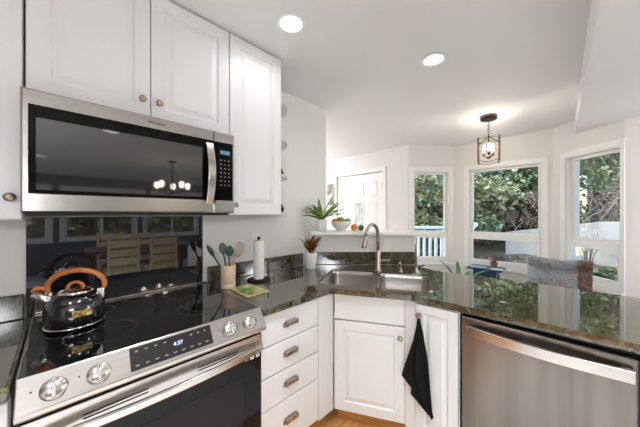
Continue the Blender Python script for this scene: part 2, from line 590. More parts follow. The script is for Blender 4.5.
wall_run('wall_west', (WEST, SOUTH), (0, 1), NORTH - SOUTH, WT, [(0.8, 3.0, 0.2, 2.05)])
wall_run('wall_north', (1.7, NORTH), (1, 0), 1.85, WT)
wall_run('wall_hall', (1.70, RW + 0.14), (0, 1), NORTH - RW - 0.14, WT, t=0.13)

# windows ---------------------------------------------------------
def window(name, p0, d, x0, x1, zb, zt, g0, g1, rail=(1.048, 1.145), glb=0.785, gt=1.933, sill=True, hung=True):
    """x0..x1 opening, g0..g1 glass"""
    w = bpy.data.objects.new(name, None)
    C.objects.link(w)
    w.location = (p0[0], p0[1], 0)
    w.rotation_euler.z = rotz_dir(*d)
    struct(w)
    e = 0.002
    f = MB()                                   # jamb liner filling the opening rim
    f.box((x0 + e, 0.0, zb + e), (x0 + 0.022, 0.136, zt - e)).box((x1 - 0.022, 0.0, zb + e), (x1 - e, 0.136, zt - e))
    f.box((x0 + 0.022, 0.0, zt - 0.022), (x1 - 0.022, 0.136, zt - e)).box((x0 + 0.022, 0.0, zb + e), (x1 - 0.022, 0.136, zb + 0.022))
    f.build('jamb', M['trim'], w)
    k = MB()                                   # flat casing on the room side
    cw = 0.045
    k.box((x0 - cw, -0.012, zb - 0.02), (x0 + 0.012, -e, zt + cw)).box((x1 - 0.012, -0.012, zb - 0.02), (min(x1 + cw, x1 + 0.02 if name == 'window_3' else x1 + cw), -e, zt + cw))
    k.box((x0 + 0.012, -0.012, zt - 0.012), (x1 - 0.012, -e, zt + cw))
    k.build('casing', M['trim'], w, bevel=0.003)
    if hung:
        a, b = x0 + 0.023, x1 - 0.023
        u = MB()
        u.box((a, 0.05, gt), (b, 0.085, zt - 0.023)).box((a, 0.05, rail[0] + 0.01), (g0, 0.085, gt)).box((g1, 0.05, rail[0] + 0.01), (b, 0.085, gt)).box((g0, 0.05, rail[0] + 0.045), (g1, 0.085, rail[1]))
        us = u.build('upper_sash', M['trim'], w, bevel=0.003)
        MB().box((g0 - 0.004, 0.066, rail[1] - 0.004), (g1 + 0.004, 0.070, gt + 0.004)).build('pane', M['glass'], us)
        l = MB()
        l.box((a, 0.012, zb + 0.023), (b, 0.046, glb)).box((a, 0.012, glb), (g0 + 0.004, 0.046, rail[1] - 0.02)).box((g1 - 0.004, 0.012, glb), (b, 0.046, rail[1] - 0.02)).box((g0 + 0.004, 0.012, rail[0]), (g1 - 0.004, 0.046, rail[1] - 0.02))
        ls = l.build('lower_sash', M['trim'], w, bevel=0.003)
        MB().box((g0, 0.028, glb - 0.004), (g1, 0.032, rail[0] + 0.004)).build('pane', M['glass'], ls)
        mx_ = (g0 + g1) / 2
        MB().box((mx_ - 0.03, 0.0, glb - 0.035), (mx_ + 0.03, 0.012, glb - 0.022)).build('lift', M['trim'], ls)
    else:
        u = MB()
        a, b = x0 + 0.023, x1 - 0.023
        u.box((a, 0.05, zb + 0.023), (b, 0.09, zb + 0.08)).box((a, 0.05, zt - 0.08), (b, 0.09, zt - 0.023)).box((a, 0.05, zb + 0.08), (a + 0.055, 0.09, zt - 0.08)).box((b - 0.055, 0.05, zb + 0.08), (b, 0.09, zt - 0.08))
        mx_ = (a + b) / 2
        u.box((mx_ - 0.03, 0.05, zb + 0.08), (mx_ + 0.03, 0.09, zt - 0.08))
        us = u.build('sash', M['trim'], w)
        MB().box((a + 0.02, 0.068, zb + 0.05), (b - 0.02, 0.072, zt - 0.05)).build('pane', M['glass'], us)
    if sill:
        MB().box((x0 - 0.06, -0.035, zb - 0.03), (min(x1 + 0.06, x1 + 0.02 if name == 'window_3' else x1 + 0.06), -e, zb + 0.0)).build('sill', M['trim'], w, bevel=0.006)
    return w

window('window_1', C0, (Q, -Q), 0.055, 0.575, 0.70, 1.985, 0.105, 0.528)
window('window_2', C1, (0, -1), 0.172, 0.936, 0.70, 1.985, 0.223, 0.889)
window('window_3', C2, (-Q, -Q), 0.135, 0.652, 0.70, 1.985, 0.196, 0.606)
for i, (a, b, z0, z1) in enumerate(FW):
    window('window_%d' % (4 + i), (3.54, SOUTH), (-1, 0), a, b, z0, z1, a, b, hung=False)
window('window_7', (WEST, SOUTH), (0, 1), 0.8, 3.0, 0.2, 2.05, 0, 0, hung=False)  # unseen west window, added to let in wide soft daylight
window('window_8', (3.38, -0.30), (0, -1), 1.6, 3.8, 0.4, 2.0, 0, 0, hung=False)  # unseen east window, added as another opening for daylight

# entry door ------------------------------------------------------
dr = bpy.data.objects.new('door_1', None)
C.objects.link(dr)
dr.location = (3.4, NORTH, 0)
dr.rotation_euler.z = -PI / 2
struct(dr)
dx0, dx1 = DOOR[0] + 0.004, DOOR[1] - 0.004
dm = MB()
dm.box((dx0, 0.03, 0.01), (dx1, 0.07, 2.014))
pw = (dx1 - dx0 - 0.11 * 2 - 0.07 * 2) / 3
PR = [(0, 0.030), (0, 0.026), (0.012, 0.022), (0.03, 0.026)]
slab = dm.build('door_leaf', M['trim'], dr)
pm = MB()
gl = None
for c in range(3):
    xa = dx0 + 0.11 + c * (pw + 0.07)
    for (za, zb_) in ((1.66, 1.88), (0.98, 1.56), (0.15, 0.86)):
        if c == 1 and za == 0.98:
            gl = (xa, za, xa + pw, zb_)
            pm.box((xa - 0.02, 0.022, za - 0.02), (xa, 0.0295, zb_ + 0.02)).box((xa + pw, 0.022, za - 0.02), (xa + pw + 0.02, 0.0295, zb_ + 0.02))
            continue
        pm.panel(xa, za, xa + pw, zb_, 0, [(0, 0.0295), (0.004, 0.022), (0.014, 0.021), (0.022, 0.028), (0.05, 0.024)])
pm.build('panel_moulding', M['trim'], slab, bevel=0.002)
MB().box((gl[0], 0.024, gl[1]), (gl[2], 0.0295, gl[3])).build('frosted_light', mat('textured_glass', srgb(168, 184, 176), 0.12, noise=(14, srgb(214, 220, 214), (1, 1, 0.6), 0.4, 0.6)), slab)
MB().lathe([(0.027, 0), (0.027, 0.006), (0.011, 0.01), (0.011, 0.04), (0.027, 0.05), (0.03, 0.064), (0.02, 0.076)], 20, Matrix.Translation((dx0 + 0.06, 0.03, 0.98)) @ Matrix.Rotation(PI / 2, 4, 'X')).build('knob', M['nickel'], slab)
for hz in (0.25, 1.05, 1.80):
    MB().box((dx1 - 0.012, 0.006, hz - 0.045), (dx1 + 0.003, 0.029, hz + 0.045)).build('hinge', M['nickel'], dr)
dc = MB()
dc.box((DOOR[0] - 0.075, -0.016, 0.0), (DOOR[0] - 0.002, -0.001, 2.09)).box((DOOR[1] + 0.002, -0.016, 0.0), (DOOR[1] + 0.06, -0.001, 2.09)).box((DOOR[0] - 0.002, -0.016, 2.024), (DOOR[1] + 0.002, -0.001, 2.09))
dc.build('door_casing', M['trim'], dr, bevel=0.003)

# half wall behind the sink with its white ledge -------------------
F = Vector((math.cos(YAW), math.sin(YAW)))
R = Vector((math.sin(YAW), -math.cos(YAW)))
def dr_(d, r):
    p = F * d + R * r
    return (p.x, p.y)
hw_rz = YAW - PI / 2               # local x along the wall to the right, local y away from the camera
HL = dr_(2.38, -0.135)
hw0 = Vector(dr_(2.38, 0.0))
def hw(name, x0, x1, y0, y1, z0, z1, m, bevel=0, parent=None):
    return MB().box((x0, y0, z0), (x1, y1, z1)).build(name, m, parent, bevel=bevel, loc=(hw0.x, hw0.y, 0), rz=hw_rz)
struct(MB().prism([dr_(2.38, -0.135), dr_(2.38, 0.885), dr_(2.48, 0.885), dr_(2.48, -0.235)], 0, 1.183).build('wall_sink', M['wall']))
o = MB().prism([dr_(2.305, -0.085), dr_(2.305, 0.965), dr_(2.56, 0.965), dr_(2.56, -0.10), (1.80, RW - 0.004), (1.64, RW - 0.004)], 1.185, 1.222).build('trim_1', M['trim'], bevel=0.008)
struct(o)
o = MB().box((0.862, -0.012, 0.92), (0.89, -0.002, 1.18)).build('trim_2', M['trim'], loc=(hw0.x, hw0.y, 0), rz=hw_rz)
struct(o)
bd = MB()
for k in range(1, 6):
    pass
struct(MB().box((0, -0.015, 0), (DOOR[0] - 0.08, -0.001, 0.11)).build('baseboard_door', M['trim'], loc=(3.4, NORTH, 0), rz=-PI / 2))
struct(MB().box((0.04, -0.015, 0), (1.0, -0.001, 0.11)).build('baseboard_bay', M['trim'], loc=(C1[0], C1[1], 0), rz=-PI / 2))

# ------------------------------------------------------------------ hardware
def knob_mesh(mb, x, y, z, s=1.0):
    return mb.lathe([(0.010 * s, 0), (0.007 * s, 0.004 * s), (0.0065 * s, 0.012 * s), (0.013 * s, 0.017 * s), (0.0155 * s, 0.022 * s), (0.014 * s, 0.027 * s), (0.007 * s, 0.030 * s), (0.001, 0.0305 * s)], 18,
                    Matrix.Translation((x, y, z)) @ Matrix.Rotation(PI / 2, 4, 'X'))

def strap_handle(mb, x0, x1, yf, z, h, t, n=28):
    prev = None
    for k in range(n + 1):
        q = k / n
        x, y = x0 + q * (x1 - x0), yf(q)
        row = [mb.bm.verts.new(v) for v in ((x, y + t, z + h), (x, y, z + h * 0.9), (x, y, z - h * 0.9), (x, y + t, z - h))]
        if prev:
            for i in range(4):
                j = (i + 1) % 4
                mb.bm.faces.new((prev[i], row[i], row[j], prev[j]))
        else:
            mb.bm.faces.new(row)
        prev = row
    mb.bm.faces.new(prev[::-1])
    return mb

RP = [(0.0, 0.020), (0.0, 0.003), (0.003, 0.0), (0.058, 0.0), (0.062, 0.003), (0.066, 0.008), (0.074, 0.008), (0.096, 0.0015)]
RPW = [(0.0, 0.020), (0.0, 0.003), (0.003, 0.0), (0.046, 0.0), (0.050, 0.003), (0.054, 0.008), (0.062, 0.008), (0.080, 0.0015)]
FLAT = [(0.0, 0.020), (0.0, 0.004), (0.004, 0.0)]

def pdoor(parent, x0, z0, x1, z1, y, rings=RP, knob=None, name='door'):
    d = MB().panel(x0, z0, x1, z1, y, rings).build(name, M['cabinet'], parent)
    if knob:
        knob_mesh(MB(), knob[0], y, knob[1]).build('knob', M['nickel'], d)
    return d

# ------------------------------------------------------------------ upper cabinets
UF = 1.40          # door face plane
def upper(label, x0, x1, z0, z1, doors):
    t = thing('wall_cabinet', label, 'cabinet', (0, 0, 0))
    MB().box((x0, UF + 0.021, z0), (x1, RW - 0.002, z1)).build('body', M['cab_in'], t, bevel=0.001)
    for (a, b, kx, kz) in doors:
        pdoor(t, a + 0.0015, z0 + 0.002, b - 0.0015, z1 - 0.002, UF, RP, (kx, kz) if kx is not None else None)
    return t
upper('white two-door wall cabinet over the microwave with paired knobs', -0.088, 0.681, 1.822, 2.425, [(-0.088, 0.297, 0.263, 1.905), (0.297, 0.681, 0.329, 1.905)])
uc = upper('tall single-door white wall cabinet right of the microwave', 0.683, 1.052, 1.375, 2.425, [(0.683, 1.052, None, None)])
knob_mesh(MB(), 0.713, UF, 1.435).build('knob', M['nickel'], uc.children[1])
upper('white wall cabinet at left edge with one oval knob', -0.62, -0.093, 1.362, 2.425, [(-0.62, -0.093, -0.122, 1.442)])

# quarter-round open shelves on the cabinet end
t = thing('corner_shelf_unit', 'white quarter-round open shelves on end of wall cabinet', 'shelf', (1.054, 0, 0))
for z in (1.375, 1.655, 1.915, 2.19):
    n = 14
    rad = 0.28
    poly = [(0.0, RW - 0.004), (0.0, RW - 0.004 - rad)] + [(0.255 * math.sin(k / n * PI / 2), RW - 0.004 - rad * math.cos(k / n * PI / 2)) for k in range(1, n + 1)]
    MB().prism(poly, z, z + 0.018).build('shelf', M['cabinet'], t, bevel=0.003)
def small_vase(label, x, y, z, prof, m):
    o = MB().lathe(prof, 18).build('bud_vase', m, loc=(x, y, z))
    return tag(o, label, 'vase')
small_vase('tiny black vase on lowest end shelf', 1.20, 1.60, 1.394, [(0.012, 0), (0.020, 0.02), (0.018, 0.035), (0.007, 0.05), (0.010, 0.06), (0.001, 0.06)], M['blackmetal'])
small_vase('tiny black vase on second end shelf from below', 1.20, 1.60, 1.674, [(0.010, 0), (0.016, 0.015), (0.016, 0.03), (0.006, 0.045), (0.008, 0.055), (0.001, 0.055)], M['blackmetal'])

# ------------------------------------------------------------------ microwave
MF = 1.33
mz0, mz1 = 1.388, 1.818
mx0, mx1 = -0.095, 0.678
t = thing('microwave', 'stainless over-range microwave with black glass door and curved handle', 'microwave')
MB().box((mx0 + 0.012, MF + 0.03, mz0 + 0.012), (mx1 - 0.004, RW - 0.01, mz1)).build('body', M['blackplastic'], t)
MB().box((mx0 + 0.01, MF + 0.02, mz0 - 0.012), (mx1 - 0.03, RW - 0.03, mz0 + 0.012)).build('underside_vent', M['darkgap'], t)
SPL = 0.565                        # joint between door and control panel
# door: stainless frame with a black glass field
d = MB().panel(mx0, mz0, SPL - 0.001, mz1, MF, [(0, 0.03), (0, 0.006), (0.006, 0.0)]).build('door', M['steel'], t)
MB().panel(mx0 + 0.018, mz0 + 0.066, SPL - 0.002, mz1 - 0.054, MF - 0.003, [(0, 0.003), (0, 0.001), (0.001, 0)]).build('glass_front', M['microborder'], d, bevel=0.0)
MB().panel(mx0 + 0.036, mz0 + 0.080, SPL - 0.062, mz1 - 0.098, MF - 0.0038, [(0, 0.0009), (0.0005, 0)]).build('window', M['microglass'], d)
# handle
hb = MB()
prev = None
for k in range(25):
    s_ = k / 24
    z = mz0 + 0.045 + 0.315 * s_
    y = MF - 0.008 - 0.040 * math.sin(PI * s_) ** 0.8
    row = [hb.bm.verts.new(q_) for q_ in ((0.517, y + 0.010, z), (0.519, y, z), (0.555, y, z), (0.557, y + 0.010, z))]
    if prev:
        for i in range(4):
            hb.bm.faces.new((prev[i], row[i], row[(i + 1) % 4], prev[(i + 1) % 4]))
    else:
        hb.bm.faces.new(row)
    prev = row
hb.bm.faces.new(prev[::-1])
hb.build('handle', M['steel_h'], d, bevel=0.003)
p = MB().panel(SPL + 0.001, mz0, mx1, mz1, MF, [(0, 0.03), (0, 0.006), (0.006, 0.0)]).build('control_panel', M['steel'], t)
MB().panel(SPL + 0.002, mz0 + 0.066, mx1 - 0.012, mz1 - 0.054, MF - 0.003, [(0, 0.003), (0, 0.001), (0.001, 0)]).build('keypad_glass', M['microborder'], p)
MB().box((SPL + 0.030, MF - 0.0042, mz1 - 0.118), (mx1 - 0.030, MF - 0.003, mz1 - 0.098)).build('display', M['microclock'], p)
kb = MB()
for r_ in range(7):
    for c_ in range(3):
        kx, kz = SPL + 0.034 + c_ * 0.022, mz1 - 0.150 - r_ * 0.022
        kb.box((kx - 0.0035, MF - 0.0037, kz - 0.003), (kx + 0.0035, MF - 0.0029, kz + 0.003))
kb.build('keypad_legend', M['legend'], p)
text('brand_lettering', 'Whirlpool', 0.016, M['blackplastic'], d, (0.306, MF - 0.0006, mz1 - 0.028), (PI / 2, 0, 0))

# ------------------------------------------------------------------ range
rx0, rx1 = -0.086, 0.690
RF = 1.072
t = thing('range', 'stainless slide-in electric range with black glass cooktop', 'range')
MB().box((rx0 + 0.006, 1.122, 0.02), (rx1 - 0.006, RW - 0.03, 0.905)).build('body', M['blackplastic'], t)
ct = MB().box((rx0 + 0.006, 1.096, 0.908), (rx1 - 0.006, RW - 0.012, 0.926)).build('cooktop', M['blackglass'], t, bevel=0.002)
MB().box((rx0 + 0.006, RW - 0.034, 0.9265), (rx1 - 0.006, RW - 0.012, 0.935)).build('rear_trim', M['steel_h'], t, bevel=0.002)
def ring_mesh(cx, cy, r, w=0.0022):
    mb = MB()
    n = 48
    a = [mb.bm.verts.new((cx + (r - w) * math.cos(2 * PI * k / n), cy + (r - w) * math.sin(2 * PI * k / n), 0.9264)) for k in range(n)]
    b = [mb.bm.verts.new((cx + r * math.cos(2 * PI * k / n), cy + r * math.sin(2 * PI * k / n), 0.9264)) for k in range(n)]
    for k in range(n):
        mb.bm.faces.new((a[k], b[k], b[(k + 1) % n], a[(k + 1) % n]))
    return mb
for (cx, cy, r) in ((0.115, 1.30, 0.11), (0.11, 1.60, 0.08), (0.50, 1.31, 0.115), (0.50, 1.31, 0.075), (0.49, 1.60, 0.085), (0.30, 1.68, 0.06)):
    ring_mesh(cx, cy, r).build('burner_ring', M['ring'], ct)
for x in (rx0, rx1 - 0.005):
    MB().box((x, 1.098, 0.80), (x + 0.005, RW - 0.02, 0.925)).build('side_trim', M['steel'], t)
# sloped control panel: profile in (y, z)
def prof_x(mb, prof, x0, x1):
    a = [mb.bm.verts.new((x0, y, z)) for y, z in prof]
    b = [mb.bm.verts.new((x1, y, z)) for y, z in prof]
    mb.bm.faces.new(a)
    mb.bm.faces.new(b[::-1])
    for i in range(len(prof)):
        j = (i + 1) % len(prof)
        mb.bm.faces.new((a[i], b[i], b[j], a[j]))
    return mb
PT, PB = (1.087, 0.9265), (1.038, 0.846)     # top and bottom of the sloped face
cp = prof_x(MB(), [PT, (1.0945, 0.927), (1.0945, 0.822), (1.052, 0.822), (1.040, 0.832), PB], rx0, rx1).build('control_panel', M['steel'], t, bevel=0.003)
sl = Vector((0, PT[0] - PB[0], PT[1] - PB[1]))
sl_len = sl.length
ang = math.atan2(sl.z, sl.y)
nrm = Vector((0, -math.sin(ang), math.cos(ang)))
def on_panel(s, off=0.0):         # s = 0 bottom .. 1 top
    return Vector((0, PB[0], PB[1])) + sl * s + nrm * off
def panel_mx(x, s, off):
    q = on_panel(s, off)
    return Matrix.Translation((x, q.y, q.z)) @ Matrix.Rotation(ang, 4, 'X')
for x in (-0.012, 0.086, 0.518, 0.612):
    k = MB()
    mxk = panel_mx(x, 0.45, 0.0005)
    k.lathe([(0.030, 0), (0.030, 0.003), (0.028, 0.005), (0.0275, 0.019), (0.0265, 0.021), (0.001, 0.0215)], 28, mxk)
    ko = k.build('knob', M['steel_h'], cp)
    MB().box((-0.005, -0.0255, 0.020), (0.005, 0.0255, 0.030), mxk).build('grip', M['chrome'], ko, bevel=0.002)
    MB().box((-0.0012, 0.012, 0.0302), (0.0012, 0.022, 0.0308), mxk).build('pointer', mat('red_mark', srgb(150, 40, 36), 0.5) if x < 0 else M['blackplastic'], ko)
    MB().box((-0.002, -0.002, 0.0002), (0.002, 0.002, 0.0006), panel_mx(x - 0.045, 0.55, 0.0003)).build('index_mark', M['blackplastic'], cp)
ds = MB().box((-0.137, -0.5 * sl_len * 0.78, 0), (0.137, 0.5 * sl_len * 0.78, 0.0015), panel_mx(0.303, 0.52, 0.0003)).build('touch_display', M['blackglass'], cp)
lg = MB()
lg2 = MB()
lg3 = MB()
for i in range(9):
    x = 0.303 - 0.118 + i * 0.029
    lg.box((x - 0.006, -0.002, 0), (x + 0.006, 0.002, 0.0004), panel_mx(0, 0.28, 0.0018).copy())
for i in range(4):
    x = 0.303 - 0.118 + i * 0.029
    lg2.box((x - 0.005, -0.002, 0), (x + 0.005, 0.002, 0.0004), panel_mx(0, 0.76, 0.0018))
for i in range(3):
    x = 0.303 + 0.06 + i * 0.026
    lg3.box((x - 0.004, -0.002, 0), (x + 0.004, 0.002, 0.0004), panel_mx(0, 0.74, 0.0018))
for q_ in (lg, lg2, lg3):
    q_.build('key_legend', M['legend'], ds)
q = on_panel(0.58, 0.0022)
text('clock_digits', '4:37', 0.019, M['clock'], ds, (0.315, q.y, q.z), (ang, 0, 0), 0.0002)
# oven door
od = MB().box((rx0 + 0.004, RF + 0.002, 0.18), (rx1 - 0.004, 1.120, 0.808)).build('oven_door', M['ovenglass'], t, bevel=0.003)
MB().box((rx0 + 0.004, RF - 0.004, 0.728), (rx1 - 0.004, RF + 0.0015, 0.806)).build('vent_rail', M['steel'], od, bevel=0.003)
for x in (0.05, 0.39):
    for z in (0.752, 0.764):
        MB().box((x, RF - 0.0048, z), (x + 0.17, RF - 0.0038, z + 0.0045)).build('vent_slot', M['darkgap'], od)
MB().box((rx0 + 0.10, RF + 0.0006, 0.26), (rx1 - 0.10, RF + 0.0018, 0.64)).build('oven_window', mat('oven_inner_glass', srgb(26, 22, 20), 0.12, spec=0.2), od)
hd = strap_handle(MB(), rx0 + 0.012, rx1 - 0.012, lambda q_: RF - 0.030 - 0.034 * math.sin(PI * q_) ** 0.8, 0.752, 0.015, 0.014)
for x in (rx0 + 0.03, rx1 - 0.03):
    hd.box((x - 0.012, RF - 0.034, 0.742), (x + 0.012, RF - 0.0035, 0.762))
hd.build('handle', M['steel_h'], od, bevel=0.004)
for i, x in enumerate((0.598, 0.626, 0.656)):
    st = MB().box((x, RF + 0.0008, 0.700), (x + 0.018, RF + 0.0017, 0.718)).build('rating_sticker', M['whiteprint'] if i else M['legend'], od)
    MB().box((x + 0.005, RF + 0.0004, 0.705), (x + 0.013, RF + 0.0008, 0.713)).build('sticker_print', M['blackplastic'], st)
MB().box((rx0 + 0.004, RF + 0.004, 0.03), (rx1 - 0.004, 1.120, 0.172)).build('storage_drawer', M['steel'], t, bevel=0.003)

# black glass panel behind the range
tag(MB().box((-0.108, RW - 0.008, 0.908), (0.664, RW - 0.001, 1.366)).build('glass_backsplash', M['splashglass']), 'glossy black glass panel on the wall behind the range', 'backsplash')
tag(MB().box((0.665, RW - 0.009, 0.908), (0.672, RW - 0.001, 1.370)).build('edge_strip', M['steel_h']), 'thin pale metal strip edging the black glass panel', 'trim strip')

# ------------------------------------------------------------------ base cabinets
BF = 1.105
t = thing('drawer_cabinet', 'white base cabinet with four drawers right of the range', 'cabinet')
MB().box((0.696, BF + 0.021, 0.11), (1.246, RW - 0.004, 0.876)).build('body', M['cab_in'], t)
MB().box((1.114, BF + 0.004, 0.11), (1.250, BF + 0.0205, 0.876)).build('filler', M['cabinet'], t)
MB().box((0.696, BF + 0.07, 0.001), (1.246, BF + 0.09, 0.109)).build('toe_kick', M['oak'], t)
def cup_pull():
    mb = MB()
    nu, nv = 14, 6
    rows = []
    for i in range(nv + 1):
        b = i / nv * PI / 2
        rows.append([mb.bm.verts.new((0.040 * math.cos(a) * (0.55 + 0.45 * math.cos(b)), -0.024 * math.sin(b) - 0.001, 0.020 * math.sin(a) * math.cos(b) + 0.0)) for a in [PI * k / nu for k in range(nu + 1)]])
    for a, b in zip(rows, rows[1:]):
        for k in range(nu):
            f = mb.bm.faces.new((a[k], a[k + 1], b[k + 1], b[k]))
            f.smooth = True
    return mb
dz = [(0.705, 0.866, 0.787), (0.546, 0.700, 0.627), (0.381, 0.541, 0.465), (0.125, 0.376, 0.264)]
for (a, b, pz_) in dz:
    d = pdoor(t, 0.700, a, 1.110, b, BF, FLAT, name='drawer')
    pl = MB()                      # squared cup pull: hood, face and two end feet
    pl.box((0.851, BF - 0.026, pz_ - 0.004), (0.929, BF - 0.022, pz_ + 0.014))
    prof_x(pl, [(BF - 0.0005, pz_ + 0.018), (BF - 0.020, pz_ + 0.018), (BF - 0.026, pz_ + 0.012), (BF - 0.026, pz_ + 0.009), (BF - 0.0005, pz_ + 0.014)], 0.851, 0.929)
    for x in (0.851, 0.923):
        pl.box((x, BF - 0.024, pz_ - 0.010), (x + 0.006, BF - 0.0005, pz_ + 0.015))
    pl.box((0.841, BF - 0.005, pz_ - 0.016), (0.858, BF - 0.0005, pz_ + 0.010)).box((0.922, BF - 0.005, pz_ - 0.016), (0.939, BF - 0.0005, pz_ + 0.010))
    pl.build('cup_pull', M['nickel'], d, bevel=0.0025)

# angled sink cabinet
SA = Vector((1.248, 1.100))
sd = Vector((0.208, -0.389)).normalized()
SRZ = rotz_dir(sd.x, sd.y)
t = thing('sink_cabinet', 'angled white sink cabinet with one raised-panel door and false drawer front', 'cabinet', (SA.x, SA.y, 0), SRZ)
MB().box((0.004, 0.022, 0.11), (0.44, 0.30, 0.66)).box((0.004, 0.022, 0.66), (0.44, 0.04, 0.876)).build('body', M['cab_in'], t)
MB().box((0.004, 0.08, 0.001), (0.46, 0.10, 0.109)).build('toe_kick', M['oak'], t)
MB().panel(0.001, 0.706, 0.436, 0.868, 0, FLAT).build('false_drawer_front', M['cabinet'], t)
pdoor(t, 0.001, 0.118, 0.436, 0.698, 0, RP, (0.408, 0.635))

# narrow cabinet with the towel
t = thing('narrow_cabinet', 'narrow white base cabinet beside the dishwasher holding the black towel', 'cabinet', (1.44, 0.66, 0), -PI / 2)
MB().box((-0.005, 0.022, 0.11), (0.243, 0.55, 0.876)).build('body', M['cab_in'], t)
MB().box((-0.054, 0.015, 0.11), (0.013, 0.0215, 0.872)).build('filler', M['cabinet'], t)
MB().box((-0.005, 0.09, 0.001), (0.243, 0.11, 0.109)).build('toe_kick', M['oak'], t)
pdoor(t, 0.016, 0.135, 0.240, 0.868, 0, RPW, (0.040, 0.806))

# dishwasher
DF = 1.432
t = thing('dishwasher', 'stainless dishwasher with wide bowed bar handle in peninsula', 'dishwasher', (DF, 0.402, 0), -PI / 2)
dwW = 0.572
MB().box((0.012, 0.03, 0.10), (dwW - 0.012, 0.58, 0.858)).build('tub', M['blackplastic'], t)
dd = MB().panel(0.003, 0.11, dwW - 0.002, 0.864, 0, [(0, 0.028), (0, 0.004), (0.004, 0)]).build('door', M['steel_d'], t)
hm = strap_handle(MB(), 0.030, dwW - 0.012, lambda q_: -0.028 - 0.026 * math.sin(PI * q_), 0.810, 0.024, 0.012)
hm.build('handle', M['steel'], dd, bevel=0.002)
for x in (0.034, dwW - 0.042):
    MB().box((x, -0.026, 0.792), (x + 0.022, -0.0005, 0.828)).build('handle_bracket', M['steel'], dd)
MB().box((0.003, 0.04, 0.866), (dwW - 0.002, 0.5, 0.874)).build('gap_shade', M['darkgap'], t)  # dark strip standing in for the shaded gap under the counter
MB().box((0.012, 0.05, 0.002), (dwW - 0.012, 0.07, 0.095)).build('kick_plate', M['blackplastic'], t)
t = thing('end_cabinet', 'white peninsula cabinet beyond the dishwasher at right edge', 'cabinet', (1.44, -0.176, 0), -PI / 2)
MB().box((0.004, 0.022, 0.11), (0.70, 0.58, 0.876)).build('body', M['cab_in'], t)
pdoor(t, 0.008, 0.135, 0.35, 0.868, 0)
pdoor(t, 0.353, 0.135, 0.697, 0.868, 0)
MB().box((0.004, 0.09, 0.001), (0.70, 0.11, 0.109)).build('toe_kick', M['oak'], t)
tag(MB().box((2.04, -0.90, 0.001), (2.06, 0.80, 0.876)).build('back_panel', M['cabinet']), 'white panel closing the dining side of the peninsula', 'panel')

# unseen fridge and pantry added at the west end to reflect light
t = thing('reflector_fridge', 'stainless two-door fridge added behind the camera as a reflector', 'reflector_fridge', (-1.30, 0.35, 0), PI / 2)
MB().box((0.0, 0.03, 0.02), (0.84, 0.70, 1.75)).build('body', M['steel_d'], t)
for (a, b) in ((0.03, 0.62), (0.63, 1.75)):
    fd = MB().panel(0.003, a, 0.837, b, 0, FLAT).build('door', M['steel_d'], t)
    MB().tube([(0.06, -0.04, a + 0.12), (0.06, -0.04, b - 0.12)], 0.012, 10).build('handle', M['steel_h'], fd)
t = thing('reflector_pantry', 'tall white pantry added behind the camera to bounce light', 'cabinet', (-1.30, 1.20, 0), PI / 2)
MB().box((0.0, 0.022, 0.11), (0.56, 0.60, 2.42)).build('body', M['cab_in'], t)
pdoor(t, 0.003, 0.125, 0.557, 1.20, 0, RP, (0.05, 1.1))
pdoor(t, 0.003, 1.205, 0.557, 2.41, 0, RP, (0.05, 1.3))

# left of the range
t = thing('base_cabinet', 'white base cabinet left of the range, mostly out of frame', 'cabinet')
MB().box((-0.90, BF + 0.021, 0.11), (-0.098, RW - 0.004, 0.876)).build('body', M['cab_in'], t)
pdoor(t, -0.50, 0.135, -0.10, 0.866, BF)
pdoor(t, -0.90, 0.135, -0.504, 0.866, BF)
MB().box((-0.90, BF + 0.07, 0.001), (-0.098, BF + 0.09, 0.109)).build('toe_kick', M['oak'], t)

# ------------------------------------------------------------------ granite
Z0, Z1 = 0.879, 0.914
SKO = Vector((1.262, 1.248))                      # front-left corner of the sink cut-out
e1 = Vector((0.471, -0.882)).normalized()
e2 = Vector((0.882, 0.471)).normalized()
def sk(a, b):
    p = SKO + e1 * a + e2 * b
    return (p.x, p.y)
SW, SD_ = 0.745, 0.415
BOWLS = [(0.0, 0.362), (0.386, SW)]
outer = [(0.695, 1.076), (1.196, 1.082), (1.424, 0.660), (1.432, 0.55), (1.446, 0.30), (1.456, 0.0), (1.462, -0.25), (1.49, -0.92), (2.30, -0.92), (2.268, -0.27), (2.246, 0.356), (2.20, 0.55), (2.165, 0.764), (2.23, 0.965), (2.283, 1.020), (1.572, 1.742), (0.695, RW - 0.003)]
def counter(name, poly, holes, z0, z1, m, parent=None):
    bm = bmesh.new()
    edges = []
    for ring in [poly] + holes:
        vs = [bm.verts.new((x, y, z1)) for x, y in ring]
        edges += [bm.edges.new((vs[i], vs[(i + 1) % len(vs)])) for i in range(len(vs))]
    bmesh.ops.triangle_fill(bm, edges=edges, use_beauty=True)
    bmesh.ops.dissolve_limit(bm, angle_limit=0.01, verts=bm.verts, edges=bm.edges)
    fs = list(bm.faces)
    for f in fs:
        if f.normal.z < 0:
            f.normal_flip()
    r = bmesh.ops.extrude_face_region(bm, geom=fs)
    # moved copy becomes the underside
    vv = [g for g in r['geom'] if isinstance(g, bmesh.types.BMVert)]
    bmesh.ops.translate(bm, verts=vv, vec=(0, 0, z0 - z1))
    mb = MB()
    mb.bm.free()
    mb.bm = bm
    return mb.build(name, m, parent, bevel=0.011, segs=4)
def rounded(a0, a1, b0, b1, r=0.045, n=5):
    pts = []
    for (ca, cb, st) in ((a0 + r, b0 + r, PI), (a1 - r, b0 + r, 1.5 * PI), (a1 - r, b1 - r, 0), (a0 + r, b1 - r, 0.5 * PI)):
        for k in range(n + 1):
            a = st + k / n * PI / 2
            pts.append(sk(ca + r * math.cos(a), cb + r * math.sin(a)))
    return pts
SB0 = -0.042
holes = [rounded(a - 0.003, b + 0.003, SB0 - 0.003, SD_ + 0.003) for a, b in BOWLS]
